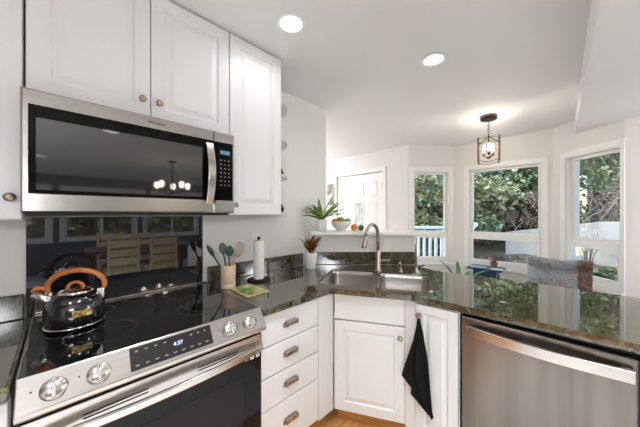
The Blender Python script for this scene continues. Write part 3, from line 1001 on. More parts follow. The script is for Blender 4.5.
ctop = counter('countertop', outer, holes, Z0, Z1, M['granite'])
tag(ctop, 'dark granite countertop running past the sink onto the peninsula', 'countertop')
lct = MB().prism([(-0.92, 1.076), (-0.094, 1.076), (-0.094, RW - 0.003), (-0.92, RW - 0.003)], Z0, Z1).build('countertop', M['granite'], bevel=0.011, segs=4)
tag(lct, 'short granite countertop left of the range at photo edge', 'countertop')
tag(MB().box((0.700, RW - 0.022, Z1 + 0.001), (1.560, RW - 0.001, 1.024)).build('stone_upstand', M['upstand'], bevel=0.004), 'granite upstand on the wall right of the range', 'backsplash')
tag(MB().box((-0.92, RW - 0.022, Z1 + 0.001), (-0.113, RW - 0.001, 1.024)).build('stone_upstand', M['upstand'], bevel=0.004), 'granite upstand on the wall left of the range', 'backsplash')
tag(MB().box((-0.115, -0.022, Z1 + 0.001), (0.878, -0.001, 1.030)).build('stone_upstand', M['upstand'], loc=(hw0.x, hw0.y, 0), rz=hw_rz, bevel=0.004), 'granite upstand below the white ledge behind the sink', 'backsplash')

# ------------------------------------------------------------------ sink
t = thing('sink', 'undermount stainless double-bowl sink in the granite corner', 'sink', (SKO.x, SKO.y, 0), rotz_dir(e1.x, e1.y))
def bowl(a0, a1, depth):
    mb = MB()
    def loop(ins, z, r):
        pts = []
        A0, A1, B0, B1 = a0 + ins, a1 - ins, SB0 + ins, SD_ - ins
        for (ca, cb, st) in ((A0 + r, B0 + r, PI), (A1 - r, B0 + r, 1.5 * PI), (A1 - r, B1 - r, 0), (A0 + r, B1 - r, 0.5 * PI)):
            for k in range(6):
                a = st + k / 5 * PI / 2
                pts.append(mb.bm.verts.new((ca + r * math.cos(a), cb + r * math.sin(a), z)))
        return pts
    zt = Z1 - 0.008
    L = [loop(0.0, zt, 0.045), loop(0.003, zt - 0.003, 0.045), loop(0.005, zt - 0.03, 0.045), loop(0.012, zt - depth + 0.04, 0.045), loop(0.03, zt - depth + 0.008, 0.05), loop(0.07, zt - depth, 0.05)]
    for a, b in zip(L, L[1:]):
        n = len(a)
        for k in range(n):
            f = mb.bm.faces.new((a[k], a[(k + 1) % n], b[(k + 1) % n], b[k]))
            f.smooth = True
    mb.bm.faces.new(L[-1])
    return mb
for (a0, a1) in BOWLS:
    bo = bowl(a0, a1, 0.20).build('bowl', M['sinksteel'], t, solid=0.002)
    cx = (a0 + a1) / 2
    MB().lathe([(0.042, 0.0), (0.042, 0.003), (0.03, 0.003), (0.028, 0.0012), (0.001, 0.0012)], 24, Matrix.Translation((cx, SD_ / 2, Z1 - 0.2065))).build('drain', M['chrome'], bo)

# ------------------------------------------------------------------ faucet and deck fittings
fb = Vector((1.828, 1.132))
t = thing('faucet', 'brushed nickel gooseneck pull-down faucet behind the sink', 'faucet', (fb.x, fb.y, Z1))
MB().lathe([(0.030, 0.0005), (0.030, 0.004), (0.022, 0.010), (0.0205, 0.013), (0.0205, 0.155), (0.016, 0.165), (0.0145, 0.17)], 24).build('base', M['faucet'], t)
tip = Vector((-0.205, -0.02))
dirn = tip.normalized()
pts = []
z_st = 0.165
Rr = tip.length / 2
pts.append((0, 0, z_st))
pts.append((0, 0, 0.385 - Rr - 0.03))
zc = 0.385 - Rr
for k in range(0, 13):
    a = PI - k / 12 * PI * 0.94
    pts.append((dirn.x * (Rr + Rr * math.cos(a)), dirn.y * (Rr + Rr * math.cos(a)), zc + Rr * math.sin(a)))
MB().tube(pts, 0.0135, 16).build('spout', M['faucet'], t)
q = Vector(pts[-1])
dn = (Vector(pts[-1]) - Vector(pts[-2])).normalized()
MB().tube([q + dn * 0.001, q + dn * 0.012, q + dn * 0.03, q + dn * 0.085, q + dn * 0.092], [0.0145, 0.017, 0.0175, 0.0205, 0.018], 18).build('spray_head', M['faucet'], t)
rr = Vector((R.x, R.y))
MB().tube([(rr.x * 0.018, rr.y * 0.018, 0.085), (rr.x * 0.05, rr.y * 0.05, 0.086), (rr.x * 0.095, rr.y * 0.095, 0.088)], [0.010, 0.009, 0.0075], 12).build('lever', M['faucet'], t)
t = thing('soap_dispenser', 'short nickel soap dispenser with curved nozzle right of faucet', 'soap dispenser', (1.925, 0.985, Z1))
MB().lathe([(0.020, 0.0005), (0.020, 0.004), (0.012, 0.010), (0.010, 0.05), (0.013, 0.055), (0.013, 0.07), (0.009, 0.078)], 18).build('stem', M['faucet'], t)
MB().tube([(0, 0, 0.074), (-0.012, -0.004, 0.083), (-0.04, -0.012, 0.082), (-0.055, -0.017, 0.072)], 0.0055, 10).build('nozzle', M['faucet'], t)
t = thing('water_tap', 'small nickel filtered-water tap at end of the half wall', 'tap', (1.990, 0.885, Z1))
MB().lathe([(0.022, 0.0005), (0.022, 0.005), (0.015, 0.012), (0.013, 0.06), (0.015, 0.066), (0.011, 0.074)], 18).build('body', M['faucet'], t)
MB().tube([(0, 0, 0.07)] + [(-0.03 + 0.03 * math.cos(a), -0.01 + 0.01 * math.cos(a), 0.20 + 0.03 * math.sin(a)) for a in [k / 8 * PI for k in range(9)]] + [(-0.06, -0.02, 0.18)], 0.0065, 10).build('neck', M['faucet'], t)
MB().tube([(0.012, -0.012, 0.05), (0.045, -0.045, 0.058)], 0.006, 10).build('lever', M['blackplastic'], t)

# ------------------------------------------------------------------ kettle
t = thing('kettle', 'black enamel kettle with orange wood handle on the cooktop', 'kettle', (0.046, 1.465, 0.9265), math.radians(-22))
MB().lathe([(0.075, 0.0), (0.086, 0.004), (0.092, 0.018), (0.096, 0.04), (0.0965, 0.062), (0.093, 0.088), (0.082, 0.114), (0.062, 0.133), (0.045, 0.140), (0.001, 0.140)], 40).build('body', M['enamel'], t)
MB().lathe([(0.0925, 0.009), (0.0955, 0.010), (0.0955, 0.0135), (0.0925, 0.0145)], 40, cap=False).build('base_ring', M['chrome'], t)
ld = MB().lathe([(0.056, 0.132), (0.057, 0.137), (0.045, 0.146), (0.020, 0.152), (0.001, 0.153)], 32).build('lid', M['chrome'], t)
MB().tube([(0.026 * math.cos(a), 0, 0.149 + 0.026 * math.sin(a)) for a in [k / 10 * PI for k in range(11)]], 0.0065, 10).build('lid_handle', M['woodhandle'], ld)
hp = []
for k in range(25):
    a = math.radians(200) - k / 24 * math.radians(214)
    hp.append((0.092 * math.cos(a) + 0.004, 0, 0.158 + 0.066 * math.sin(a)))
MB().tube(hp, [0.0085 + 0.0025 * math.sin(PI * k / 24) for k in range(25)], 12).build('handle', M['woodhandle'], t)
for sx in (-1, 1):
    MB().box((sx * 0.082 - 0.010, -0.006, 0.10), (sx * 0.082 + 0.010, 0.006, 0.142)).build('handle_bracket', M['chrome'], t)
MB().tube([(-0.068, 0, 0.096), (-0.10, 0, 0.124), (-0.128, 0, 0.142)], [0.024, 0.019, 0.016], 16).build('spout', M['chrome'], t)
MB().tube([(-0.134, 0, 0.150), (-0.118, 0, 0.162), (-0.10, 0, 0.160), (-0.088, 0, 0.150)], [0.006, 0.009, 0.009, 0.007], 10).build('spout_lever', M['woodhandle'], t)
# curved label plate on the side facing the room
lb = MB()
for k in range(8):
    pass
rows = []
for zf in (0.056, 0.067, 0.080):
    rad = 0.0972 if zf < 0.060 else (0.0970 if zf < 0.07 else 0.0958)
    rows.append([lb.bm.verts.new((rad * math.cos(math.radians(a)), rad * math.sin(math.radians(a)), zf)) for a in range(-76, -38, 5)])
for a, b in zip(rows, rows[1:]):
    for k in range(len(a) - 1):
        lb.bm.faces.new((a[k], a[k + 1], b[k + 1], b[k]))
lb.build('label_plate', M['goldlabel'], t, solid=0.0012)

# ------------------------------------------------------------------ utensil crock, towels, tile
CR = (0.752, 1.560)
t = thing('utensil_crock', 'pale wooden utensil crock on the counter beside the range', 'crock', (CR[0], CR[1], Z1))
cr_h = 0.145
MB().lathe([(0.043, 0.0005), (0.045, 0.004), (0.045, 0.028), (0.0435, 0.030), (0.045, 0.032), (0.046, cr_h - 0.002), (0.044, cr_h), (0.040, cr_h - 0.004), (0.039, 0.02), (0.001, 0.018)], 32).build('vessel', mat('pale_maple', srgb(224, 198, 170), 0.5, noise=(5, srgb(208, 180, 150), (1, 1, 14), 0.4, 0.7)), t)
def utensil(name, label, cat, foot, top, head, hm_, sm_):
    """stick from foot to top (local to the crock), head is a mesh builder along the stick's own axis"""
    f, p = Vector(foot), Vector(top)
    ax = (p - f)
    L = ax.length
    t = thing(name, label, cat, (CR[0] + f.x, CR[1] + f.y, Z1 + 0.020 + f.z))
    t.rotation_euler = ax.to_track_quat('Z', 'X').to_euler()
    MB().tube([(0, 0, 0), (0, 0, L * 0.5), (0, 0, L)], [0.005, 0.0055, 0.0045], 10).build('handle', sm_, t)
    head(L).build('head', hm_, t, solid=0.003)
    return t
def oval_head(w, h, cup=0.25, spin=0.0):
    def fn(L):
        mb = MB()
        n, m_ = 9, 6
        rows = []
        for i in range(n + 1):
            s = i / n
            ww = w * math.sin(PI * (0.08 + 0.88 * s)) ** 0.7
            row = []
            for j in range(m_ + 1):
                x = (j / m_ - 0.5) * ww
                y = cup * (x * x) * 20 - cup * 0.02 * math.sin(PI * s)
                row.append(mb.bm.verts.new((x * math.cos(spin) - y * math.sin(spin), x * math.sin(spin) + y * math.cos(spin), L - 0.005 + s * h)))
            rows.append(row)
        for a, b in zip(rows, rows[1:]):
            for k in range(m_):
                f = mb.bm.faces.new((a[k], a[k + 1], b[k + 1], b[k]))
                f.smooth = True
        return mb
    return fn
def slot_head(w, h):
    def fn(L):
        mb = MB()
        for k in range(5):
            x = (k - 2) * w / 5
            mb.tube([(x * 0.5, 0, L - 0.005), (x, 0.002, L + h * 0.3), (x, 0.002, L + h * 0.8), (x * 0.9, 0, L + h)], 0.0022, 6)
        mb.tube([(-w * 0.36, 0, L + h), (0, 0, L + h * 1.05), (w * 0.36, 0, L + h)], 0.003, 6)
        return mb
    return fn
utensil('spatula', 'dark green spatula leaning far left in the utensil crock', 'utensil', (0.016, -0.01, 0), (-0.075, 0.044, 0.185), oval_head(0.030, 0.085, 0.0, 0.7), M['silicone'], M['silicone'])
utensil('serving_spoon', 'grey-brown round spoon standing tallest in the utensil crock', 'utensil', (0.010, 0.008, 0), (-0.022, 0.022, 0.20), oval_head(0.056, 0.072, 0.3, 0.6), M['greyspoon'], M['silicone'])
utensil('spoon', 'dark green spoon in the middle of the utensil crock', 'utensil', (-0.004, -0.014, 0), (0.004, -0.006, 0.185), oval_head(0.054, 0.066, 0.3, 2.0), M['silicone'], M['silicone'])
utensil('slotted_turner', 'tan slotted turner leaning right in the utensil crock', 'utensil', (-0.018, -0.002, 0), (0.050, -0.010, 0.175), slot_head(0.065, 0.085), M['tanmetal'], M['beech'])

t = thing('paper_towel_holder', 'black wire paper towel holder on the counter by the wall', 'towel holder', (0.985, 1.575, Z1))
MB().lathe([(0.078, 0.0005), (0.080, 0.003), (0.080, 0.009), (0.074, 0.013), (0.001, 0.013)], 36).build('base', M['blackmetal'], t)
MB().tube([(0, 0, 0.013), (0, 0, 0.29)], 0.006, 12).ball((0, 0, 0.298), 0.012).build('post', M['blackmetal'], t)
MB().tube([(0.052, -0.040, 0.013), (0.052, -0.040, 0.13)], 0.0045, 10).build('side_arm', M['blackmetal'], t)
rl = MB().lathe([(0.013, 0.0), (0.037, 0.0), (0.0375, 0.004), (0.0375, 0.262), (0.037, 0.266), (0.013, 0.266)], 36, cap=False).build('paper_towel_roll', M['paper'], loc=(0.985, 1.575, Z1 + 0.0145))
tag(rl, 'slim white paper towel roll standing on the black holder', 'paper towels')

def quad_board(name, pts, z0, z1, m, parent=None):
    return MB().prism(pts, z0, z1).build(name, m, parent, bevel=0.001)
t = thing('trivet_tile', 'square art tile printed with green leaves lying on counter', 'tile', (0.80, 1.405, Z1 + 0.001), 0.0)
tp = [(-0.067, -0.115), (0.082, -0.112), (0.076, 0.118), (-0.062, 0.098)]
quad_board('board', tp, 0, 0.007, M['beech'], t)
quad_board('leaf_print', [(x * 0.9, y * 0.9) for x, y in tp], 0.0072, 0.0078, M['tileart'], t)
mb = MB()
for a in range(7):
    mb.leaf((0.005, 0.0, 0.0082), a * 0.9, 0.08, 0.06, 0.022, 0.05, 5, 0.1)
mb.build('leaf_motif', M['leafgreen'], t)

# wall outlet behind the towels
t = thing('wall_outlet', 'white outlet plate on the wall behind the paper towels', 'outlet', (1.068, RW - 0.0005, 1.17))
MB().box((-0.035, -0.006, -0.058), (0.035, 0, 0.058)).build('plate', M['white_plastic'], t, bevel=0.002)
for z in (-0.022, 0.022):
    MB().box((-0.016, -0.0075, z - 0.014), (0.016, -0.0062, z + 0.014)).build('socket', M['white_plastic'], t)
t = thing('wall_outlet', 'white outlet plate low on the ledge wall right of faucet', 'outlet', tuple(hw0 + Vector((R.x, R.y)) * 0.62) + (1.10,), hw_rz)
MB().box((-0.035, -0.006, -0.055), (0.035, -0.0005, 0.055)).build('plate', M['white_plastic'], t, bevel=0.002)
for z in (-0.022, 0.022):
    MB().box((-0.016, -0.0075, z - 0.014), (0.016, -0.0062, z + 0.014)).build('socket', M['white_plastic'], t)

# ------------------------------------------------------------------ plants and fruit
def pot_profile(rb, rt, h):
    return [(rb * 0.96, 0.0005), (rb, 0.003), (rt, h - 0.002), (rt * 0.98, h), (rt * 0.9, h - 0.002), (rt * 0.88, h * 0.85), (0.001, h * 0.85)]
# croton by the sink
t = thing('potted_croton', 'small croton with red and yellow leaves in white pot by sink', 'plant', (1.520, 1.605, Z1))
MB().lathe(pot_profile(0.043, 0.056, 0.135), 30).build('pot', M['white_cer'], t)
MB().lathe([(0.049, 0.112), (0.049, 0.118), (0.001, 0.121)], 20).build('soil', M['soil'], t)
mb = MB()
random.seed(3)
for k in range(22):
    az = k * 2.4 + random.uniform(-.3, .3)
    el = random.uniform(0.95, 1.5)
    mb.leaf((0.008 * math.cos(az), 0.008 * math.sin(az), 0.118 + random.uniform(0, 0.035)), az, el, random.uniform(0.10, 0.165), random.uniform(0.030, 0.044), random.uniform(0.15, 0.5), 6, 0.3)
mb.build('foliage', M['croton'], t)
# spiky plant on the ledge
lx = dr_(2.40, 0.0)
LP = dr_(2.345, 0.014)
t = thing('potted_dracaena', 'spiky green striped plant in white pot on the ledge', 'plant', (LP[0] + 0.0, LP[1] + 0.0, 1.2225))
MB().lathe(pot_profile(0.045, 0.054, 0.108), 30).build('pot', M['white_cer'], t)
MB().lathe([(0.047, 0.09), (0.047, 0.094), (0.001, 0.097)], 20).build('soil', M['soil'], t)
mb = MB()
random.seed(11)
fr = math.atan2(R.y, R.x)
for k in range(26):
    az = fr + random.uniform(-0.9, 0.9) if k % 2 else fr + PI + random.uniform(-0.1, 1.3)
    el = random.uniform(0.3, 1.15)
    mb.leaf((0, 0, 0.094 + random.uniform(0, 0.02)), az, el, random.uniform(0.22, 0.33) * (1 if k % 2 else 0.72), random.uniform(0.028, 0.040), random.uniform(0.1, 0.45), 7, 0.3, 0.25)
mb.build('foliage', M['leafgreen'], t)
# fruit bowl
BP = dr_(2.42, 0.198)
tag(MB().lathe([(0.045, 0.0005), (0.046, 0.004), (0.040, 0.008), (0.070, 0.030), (0.092, 0.062), (0.097, 0.088), (0.094, 0.089), (0.088, 0.064), (0.066, 0.036), (0.001, 0.014)], 40).build('fruit_bowl', M['white_cer'], loc=(BP[0], BP[1], 1.2225)), 'white bowl of limes and oranges on the ledge', 'bowl')
def fruit(name, label, cat, r_off, d_off, z, rad, m, sc=(1, 1, 1), group=None):
    p = Vector(BP) + R * r_off + F * d_off
    t = MB().ball((0, 0, 0), rad, sc, 3).build(name, m, loc=(p.x, p.y, z))
    t.rotation_euler = (0.3, 0.2, fr + r_off * 9)
    MB().lathe([(0.004, rad * sc[2] * 0.97), (0.004, rad * sc[2] + 0.002), (0.001, rad * sc[2] + 0.003)], 8).build('stem_end', M['darklime'], t)
    return tag(t, label, cat, group)
zb_ = 1.2225
fruit('orange', 'orange heaped at left side of the white fruit bowl', 'orange', -0.058, -0.012, zb_ + 0.085, 0.033, M['orange'])
fruit('lime', 'green lime in the middle of the white fruit bowl', 'lime', -0.004, -0.010, zb_ + 0.095, 0.036, M['lime'], (1.15, 1, 1))
fruit('lime', 'green lime at right side of the white fruit bowl', 'lime', 0.062, -0.008, zb_ + 0.086, 0.033, M['lime'], (1.15, 1, 1))
fruit('orange', 'orange lying on the ledge right of the fruit bowl', 'orange', 0.122, -0.03, zb_ + 0.0335, 0.033, M['orange'])
fruit('lime', 'dark green lime lying on ledge beside the loose orange', 'lime', 0.185, -0.025, zb_ + 0.0285, 0.028, M['darklime'], (1.25, 1, 1))

# ------------------------------------------------------------------ black towel on the knob
tw = thing('hand_towel', 'black towel hanging by its corner from the narrow cabinet knob', 'towel', (1.44, 0.66, 0), -PI / 2)
# left and right outlines (local x, z) from the knob down
Lo = [(0.034, 0.798), (0.030, 0.745), (0.014, 0.66), (-0.014, 0.57), (-0.040, 0.490), (-0.056, 0.432), (-0.028, 0.408), (0.003, 0.386), (0.001, 0.345), (0.030, 0.335), (0.075, 0.310), (0.118, 0.288), (0.124, 0.284)]
Ro = [(0.046, 0.798), (0.060, 0.755), (0.074, 0.715), (0.086, 0.66), (0.096, 0.613), (0.104, 0.55), (0.110, 0.483), (0.114, 0.43), (0.118, 0.39), (0.121, 0.350), (0.124, 0.32), (0.127, 0.288), (0.127, 0.284)]
def interp(t_, arr):
    f_ = t_ * (len(arr) - 1)
    i = min(int(f_), len(arr) - 2)
    a = f_ - i
    return [arr[i][k] * (1 - a) + arr[i + 1][k] * a for k in range(2)]
mb = MB()
rows = []
NR, NC = 48, 18
for i in range(NR + 1):
    tt = i / NR
    l = interp(tt, Lo)
    r = interp(tt, Ro)
    row = []
    for j in range(NC + 1):
        s = j / NC
        amp = 0.001 + 0.013 * min(1, tt * 2.5)
        fold = amp * math.cos(s * PI * 5 + 0.6 * tt) * (0.4 + 0.6 * math.sin(PI * s))
        y = -0.012 - 0.018 * min(1, tt * 5) + fold - 0.006 * math.sin(PI * s) * min(1, tt * 4)
        row.append(mb.bm.verts.new((l[0] * (1 - s) + r[0] * s, y, l[1] * (1 - s) + r[1] * s)))
    rows.append(row)
for a, b in zip(rows, rows[1:]):
    for k in range(NC):
        f = mb.bm.faces.new((a[k], a[k + 1], b[k + 1], b[k]))
        f.smooth = True
mb.build('cloth', M['blackcloth'], tw, solid=0.003)
MB().tube([(0.040 + 0.010 * math.cos(a), -0.010, 0.800 + 0.010 * math.sin(a) + 0.006) for a in [2 * PI * k / 12 for k in range(12)]], 0.002, 6, closed=True).build('hanging_loop', M['blackcloth'], tw)

# ------------------------------------------------------------------ dining corner
t = thing('side_table', 'small navy blue side table below the middle bay window', 'table', (3.535, 0.722, 0), 0)
MB().box((-0.135, -0.172, 0.732), (0.135, 0.172, 0.750)).build('tabletop', M['navy'], t, bevel=0.003)
MB().box((-0.095, -0.115, 0.655), (-0.080, 0.115, 0.7315)).box((0.080, -0.115, 0.655), (0.095, 0.115, 0.7315)).box((-0.0795, -0.115, 0.655), (0.0795, -0.100, 0.7315)).box((-0.0795, 0.100, 0.655), (0.0795, 0.115, 0.7315)).build('apron', M['navy'], t)
for sx in (-1, 1):
    for sy in (-1, 1):
        MB().box((sx * 0.084 - 0.014, sy * 0.104 - 0.014, 0.010), (sx * 0.084 + 0.014, sy * 0.104 + 0.014, 0.654)).build('leg', M['navy'], t)
tag(MB().box((-0.06, -0.085, 0), (0.06, 0.075, 0.004)).build('magazine', mat('pale_cover', srgb(166, 188, 204), 0.35), loc=(3.50, 0.800, 0.7505), rz=0.15), 'pale blue magazine at left end of the navy table', 'magazine')
tag(MB().box((-0.05, -0.06, 0), (0.05, 0.06, 0.004)).build('magazine', mat('white_cover', srgb(206, 212, 216), 0.35), loc=(3.475, 0.605, 0.7505), rz=0.05), 'white leaflet at right end of the navy table', 'leaflet')
t = thing('potted_succulent', 'small brown pot with dry plant on the navy table', 'plant', (3.58, 0.655, 0.7505))
MB().lathe(pot_profile(0.030, 0.040, 0.06), 24).build('pot', mat('brown_glaze', srgb(112, 92, 74), 0.4), t)
mb = MB()
random.seed(5)
for k in range(26):
    az = random.uniform(0, 2 * PI)
    mb.leaf((0.01 * math.cos(az), 0.01 * math.sin(az), 0.052), az, random.uniform(0.5, 1.5), random.uniform(0.05, 0.12), 0.012, random.uniform(0.1, 0.6), 5)
mb.build('foliage', M['fol_brown'], t)

t = thing('potted_aloe', 'green spiky aloe in tall planter behind peninsula', 'plant', (3.13, 0.900, 0.010))
MB().lathe([(0.10, 0.001), (0.11, 0.01), (0.13, 0.60), (0.125, 0.605), (0.115, 0.59), (0.11, 0.55), (0.001, 0.55)], 30).build('planter', M['white_cer'], t)
mb = MB()
for k, (az, el, L) in enumerate([(fr, 0.75, 0.34), (fr + 0.4, 0.95, 0.22), (fr + PI, 0.9, 0.27), (fr + 2.4, 1.2, 0.30), (fr + 1.2, 1.35, 0.27), (fr - 1.2, 1.1, 0.22), (fr + 4.2, 0.9, 0.26), (fr + 0.1, 0.4, 0.24), (fr + PI - 0.2, 0.5, 0.2)]):
    mb.leaf((0.015 * math.cos(az), 0.015 * math.sin(az), 0.56), az, el, L * 1.12, 0.05, 0.35, 8, 0.5)
mb.build('foliage', M['aloe'], t, solid=0.004)

# chair wrapped in a furry throw
CH = (3.245, 0.09)
t = thing('dining_chair', 'dark wooden dining chair under the furry throw', 'chair', (CH[0], CH[1], 0), 0)
MB().box((-0.06, -0.20, 0.42), (0.26, 0.20, 0.45)).build('seat', M['walnut'], t, bevel=0.005)
for (x, y) in ((0.235, -0.17), (0.235, 0.17)):
    MB().box((x - 0.018, y - 0.018, 0.010), (x + 0.018, y + 0.018, 0.4195)).build('leg', M['walnut'], t)
for y in (-0.17, 0.17):
    MB().box((-0.10, y - 0.018, 0.010), (-0.064, y + 0.018, 0.885)).build('leg', M['walnut'], t)
MB().box((-0.098, -0.15, 0.66), (-0.072, 0.15, 0.875)).build('backrest', M['walnut'], t)
# throw: folded over the chair back, thick and tufted
def throw(ya=-0.205, yl=0.41, n=26, grow=1.0):
    mb = MB()
    m_ = 26
    prof = []
    # cross-section over the back (x, z), open at the bottom
    for k in range(m_ + 1):
        a = PI * k / m_
        prof.append((0.085 * math.cos(a), 0.060 * math.sin(a)))
    sec = [(0.082, -0.20), (0.080, -0.13), (0.078, -0.06)] + prof + [(-0.078, -0.06), (-0.083, -0.12), (-0.086, -0.17), (-0.085, -0.21)]
    rows = []
    random.seed(21)
    for i in range(n + 1):
        s = i / n
        y = ya + s * yl
        w_ = (y + 0.245) / 0.46
        sag = 0.006 * math.sin(w_ * 9) + 0.004 * math.sin(w_ * 21 + 1) + 0.01 * (w_ - 0.5) + (grow - 1) * 0.1
        rows.append([mb.bm.verts.new((x * grow * (1.0 + 0.10 * math.sin((y + 0.245) * 24 + j * 0.3)), y + random.uniform(-.004, .004), z + sag - (0.02 * math.sin(s * 7) if z < -0.15 else 0))) for j, (x, z) in enumerate(sec)])
    faces = []
    for a, b in zip(rows, rows[1:]):
        for k in range(len(sec) - 1):
            f = mb.bm.faces.new((a[k], a[k + 1], b[k + 1], b[k]))
            f.smooth = True
            faces.append(f)
    mb.bm.normal_update()
    ctr = Vector((0, 0, -0.08))
    data = []
    for f in faces:
        c = f.calc_center_median()
        nn = f.normal
        if nn.dot(c - Vector((0, c.y, -0.08))) < 0:
            nn = -nn
        data.append(([v.co.copy() for v in f.verts], nn.copy()))
    for vs, nn in data:
        for q in range(16):
            a, b = random.random(), random.random()
            p = vs[0] * (1 - a) * (1 - b) + vs[1] * a * (1 - b) + vs[2] * a * b + vs[3] * (1 - a) * b
            d = (nn + Vector((random.uniform(-.9, .9), random.uniform(-.9, .9), random.uniform(-1.1, .4)))).normalized()
            s = d.orthogonal().normalized() * 0.0022
            L = random.uniform(0.014, 0.036)
            mb.bm.faces.new([mb.bm.verts.new(p + s), mb.bm.verts.new(p - s), mb.bm.verts.new(p + d * L)])
    return mb
th = throw().build('fur_throw', M['throw'], loc=(CH[0] - 0.085, CH[1], 0.890))
tag(th, 'shaggy grey-blue and brown throw draped over chair back by window', 'throw')
tag(throw(-0.212, 0.085, 6, 1.07).build('turned_edge', M['throw_in'], th), 'brown turned-back end of the throw')

# unseen pale rugs added so the bounced light stays neutral
tag(MB().box((-1.15, -0.95, 0.001), (1.22, 0.60, 0.012)).build('bounce_mat', mat('pale_mat', srgb(228, 226, 222), 0.9, spec=0.1, bump=(150, 0.3, (1, 1, 1)))), 'large pale mat added on the oak floor to bounce light', 'mat')
tag(MB().prism([(2.12, -0.6), (3.3, -0.4), (3.72, 0.1), (3.72, 1.05), (3.2, 1.6), (3.2, 3.9), (2.2, 3.9), (2.2, 1.6)], 0.001, 0.0095).build('bounce_rug', mat('pale_rug', srgb(216, 214, 210), 0.95, spec=0.1, bump=(150, 0.3, (1, 1, 1)))), 'pale rug added in the dining bay to bounce light', 'rug')

# framed picture beside the door
t = thing('framed_picture', 'small grey-green landscape picture on wall left of door', 'picture', (3.398, 3.055, 1.72), -PI / 2)
MB().box((-0.09, -0.022, -0.19), (0.09, -0.001, 0.19)).build('canvas', mat('canvas_edge', srgb(206, 206, 200), 0.7), t)
MB().box((-0.085, -0.0236, -0.185), (0.085, -0.0221, 0.185)).build('print', M['picture'], t)

# ------------------------------------------------------------------ lamps
def spot_in(parent, loc, power, size, col=(0.92, 0.955, 1.0), spread=165):
    l = bpy.data.lights.new('lamp_light', 'AREA')
    l.shape = 'DISK'
    l.size = size
    l.energy = power
    l.color = col
    l.spread = math.radians(spread)
    o = bpy.data.objects.new('lamp_light', l)
    C.objects.link(o)
    o.parent = parent
    o.location = loc
    return o
def can_light(x, y, z, label, power=None, spread=165):
    t = thing('recessed_light', label, 'ceiling light', (x, y, z), 0, 'recessed ceiling lights')
    MB().lathe([(0.062, -0.001), (0.082, -0.003), (0.085, -0.007), (0.080, -0.009), (0.062, -0.006)], 36, cap=False).build('trim_ring', M['trim'], t)
    MB().lathe([(0.062, -0.002), (0.062, -0.005), (0.001, -0.0052)], 36).build('lens', M['can'], t)
    spot_in(t, (0, 0, -0.012), power or LAMP['can'], 0.12, spread=spread)
    return t
can_light(0.895, 1.105, ZK, 'lit recessed ceiling light near the tall wall cabinet')
can_light(1.785, 0.672, ZK, 'lit recessed ceiling light above the sink corner, nearer the dining side')
for (x, y, z, l) in [(0.35, 0.35, ZK, 'lit recessed light in ceiling above the camera'), (-0.55, 0.35, ZK, 'unseen downlight added over the middle of the pale mat'),
                     (0.35, -0.55, ZS, 'unseen downlight added in lowered ceiling behind the camera'), (-0.6, -0.55, ZS, 'unseen downlight added in lowered ceiling over the mat end'),
                     (-1.4, -2.2, ZS, 'unseen downlight added over the pale carpet, west side'), (-0.2, -2.6, ZS, 'unseen downlight added over the pale carpet, beside the dining table'),
                     (2.75, 2.9, 2.36, 'unseen downlight added in the hall before the entry door')]:
    can_light(x, y, z, l, LAMP['down'], 95)  # all but the first added, unseen, to bounce soft light off pale floors

def fill_globe(x, y, z, label):  # fill lamp added out of view to even the light
    t = thing('added_ceiling_lamp', label, 'ceiling light', (x, y, z))
    MB().lathe([(0.07, -0.001), (0.07, -0.02), (0.02, -0.028), (0.008, -0.03), (0.008, -0.11), (0.03, -0.115)], 24).build('mount', M['bronze'], t)
    MB().ball((0, 0, -0.215), 0.11, (1, 1, 0.9), 3).build('globe', M['globe'], t)
    l = bpy.data.lights.new('lamp_light', 'POINT')
    l.energy = LAMP['globe']
    l.shadow_soft_size = 0.14
    l.color = (0.92, 0.955, 1.0)
    o = bpy.data.objects.new('lamp_light', l)
    C.objects.link(o)
    o.parent = t
    o.location = (0, 0, -0.36)
    return t
fill_globe(3.08, -1.6, ZS, 'unseen globe lamp added at the east end for the bay')
fill_globe(2.45, 3.55, 2.39, 'unseen globe lamp added in the hall behind the range wall')
fill_globe(-1.2, -1.6, ZS, 'unseen globe lamp added over the living area behind the camera')

t = thing('fill_floor_lamp', 'black globe floor lamp added behind the camera as fill light', 'floor lamp', (-0.60, -0.80, 0.0125))  # added out of view to lift the wall under the upper cabinets
MB().lathe([(0.14, 0.0), (0.14, 0.015), (0.02, 0.025), (0.001, 0.025)], 28).build('base', M['blackmetal'], t)
MB().tube([(0, 0, 0.02), (0, 0, 1.40)], 0.011, 12).build('pole', M['blackmetal'], t)
MB().ball((0, 0, 1.53), 0.13, (1, 1, 1), 3).build('globe_shade', M['globe'], t)
l = bpy.data.lights.new('lamp_light', 'POINT')
l.energy = LAMP['floor']
l.shadow_soft_size = 0.15
l.color = (0.96, 0.96, 1.0)
o = bpy.data.objects.new('lamp_light', l)
C.objects.link(o)
o.parent = t
o.location = (0.12, 0.12, 1.53)

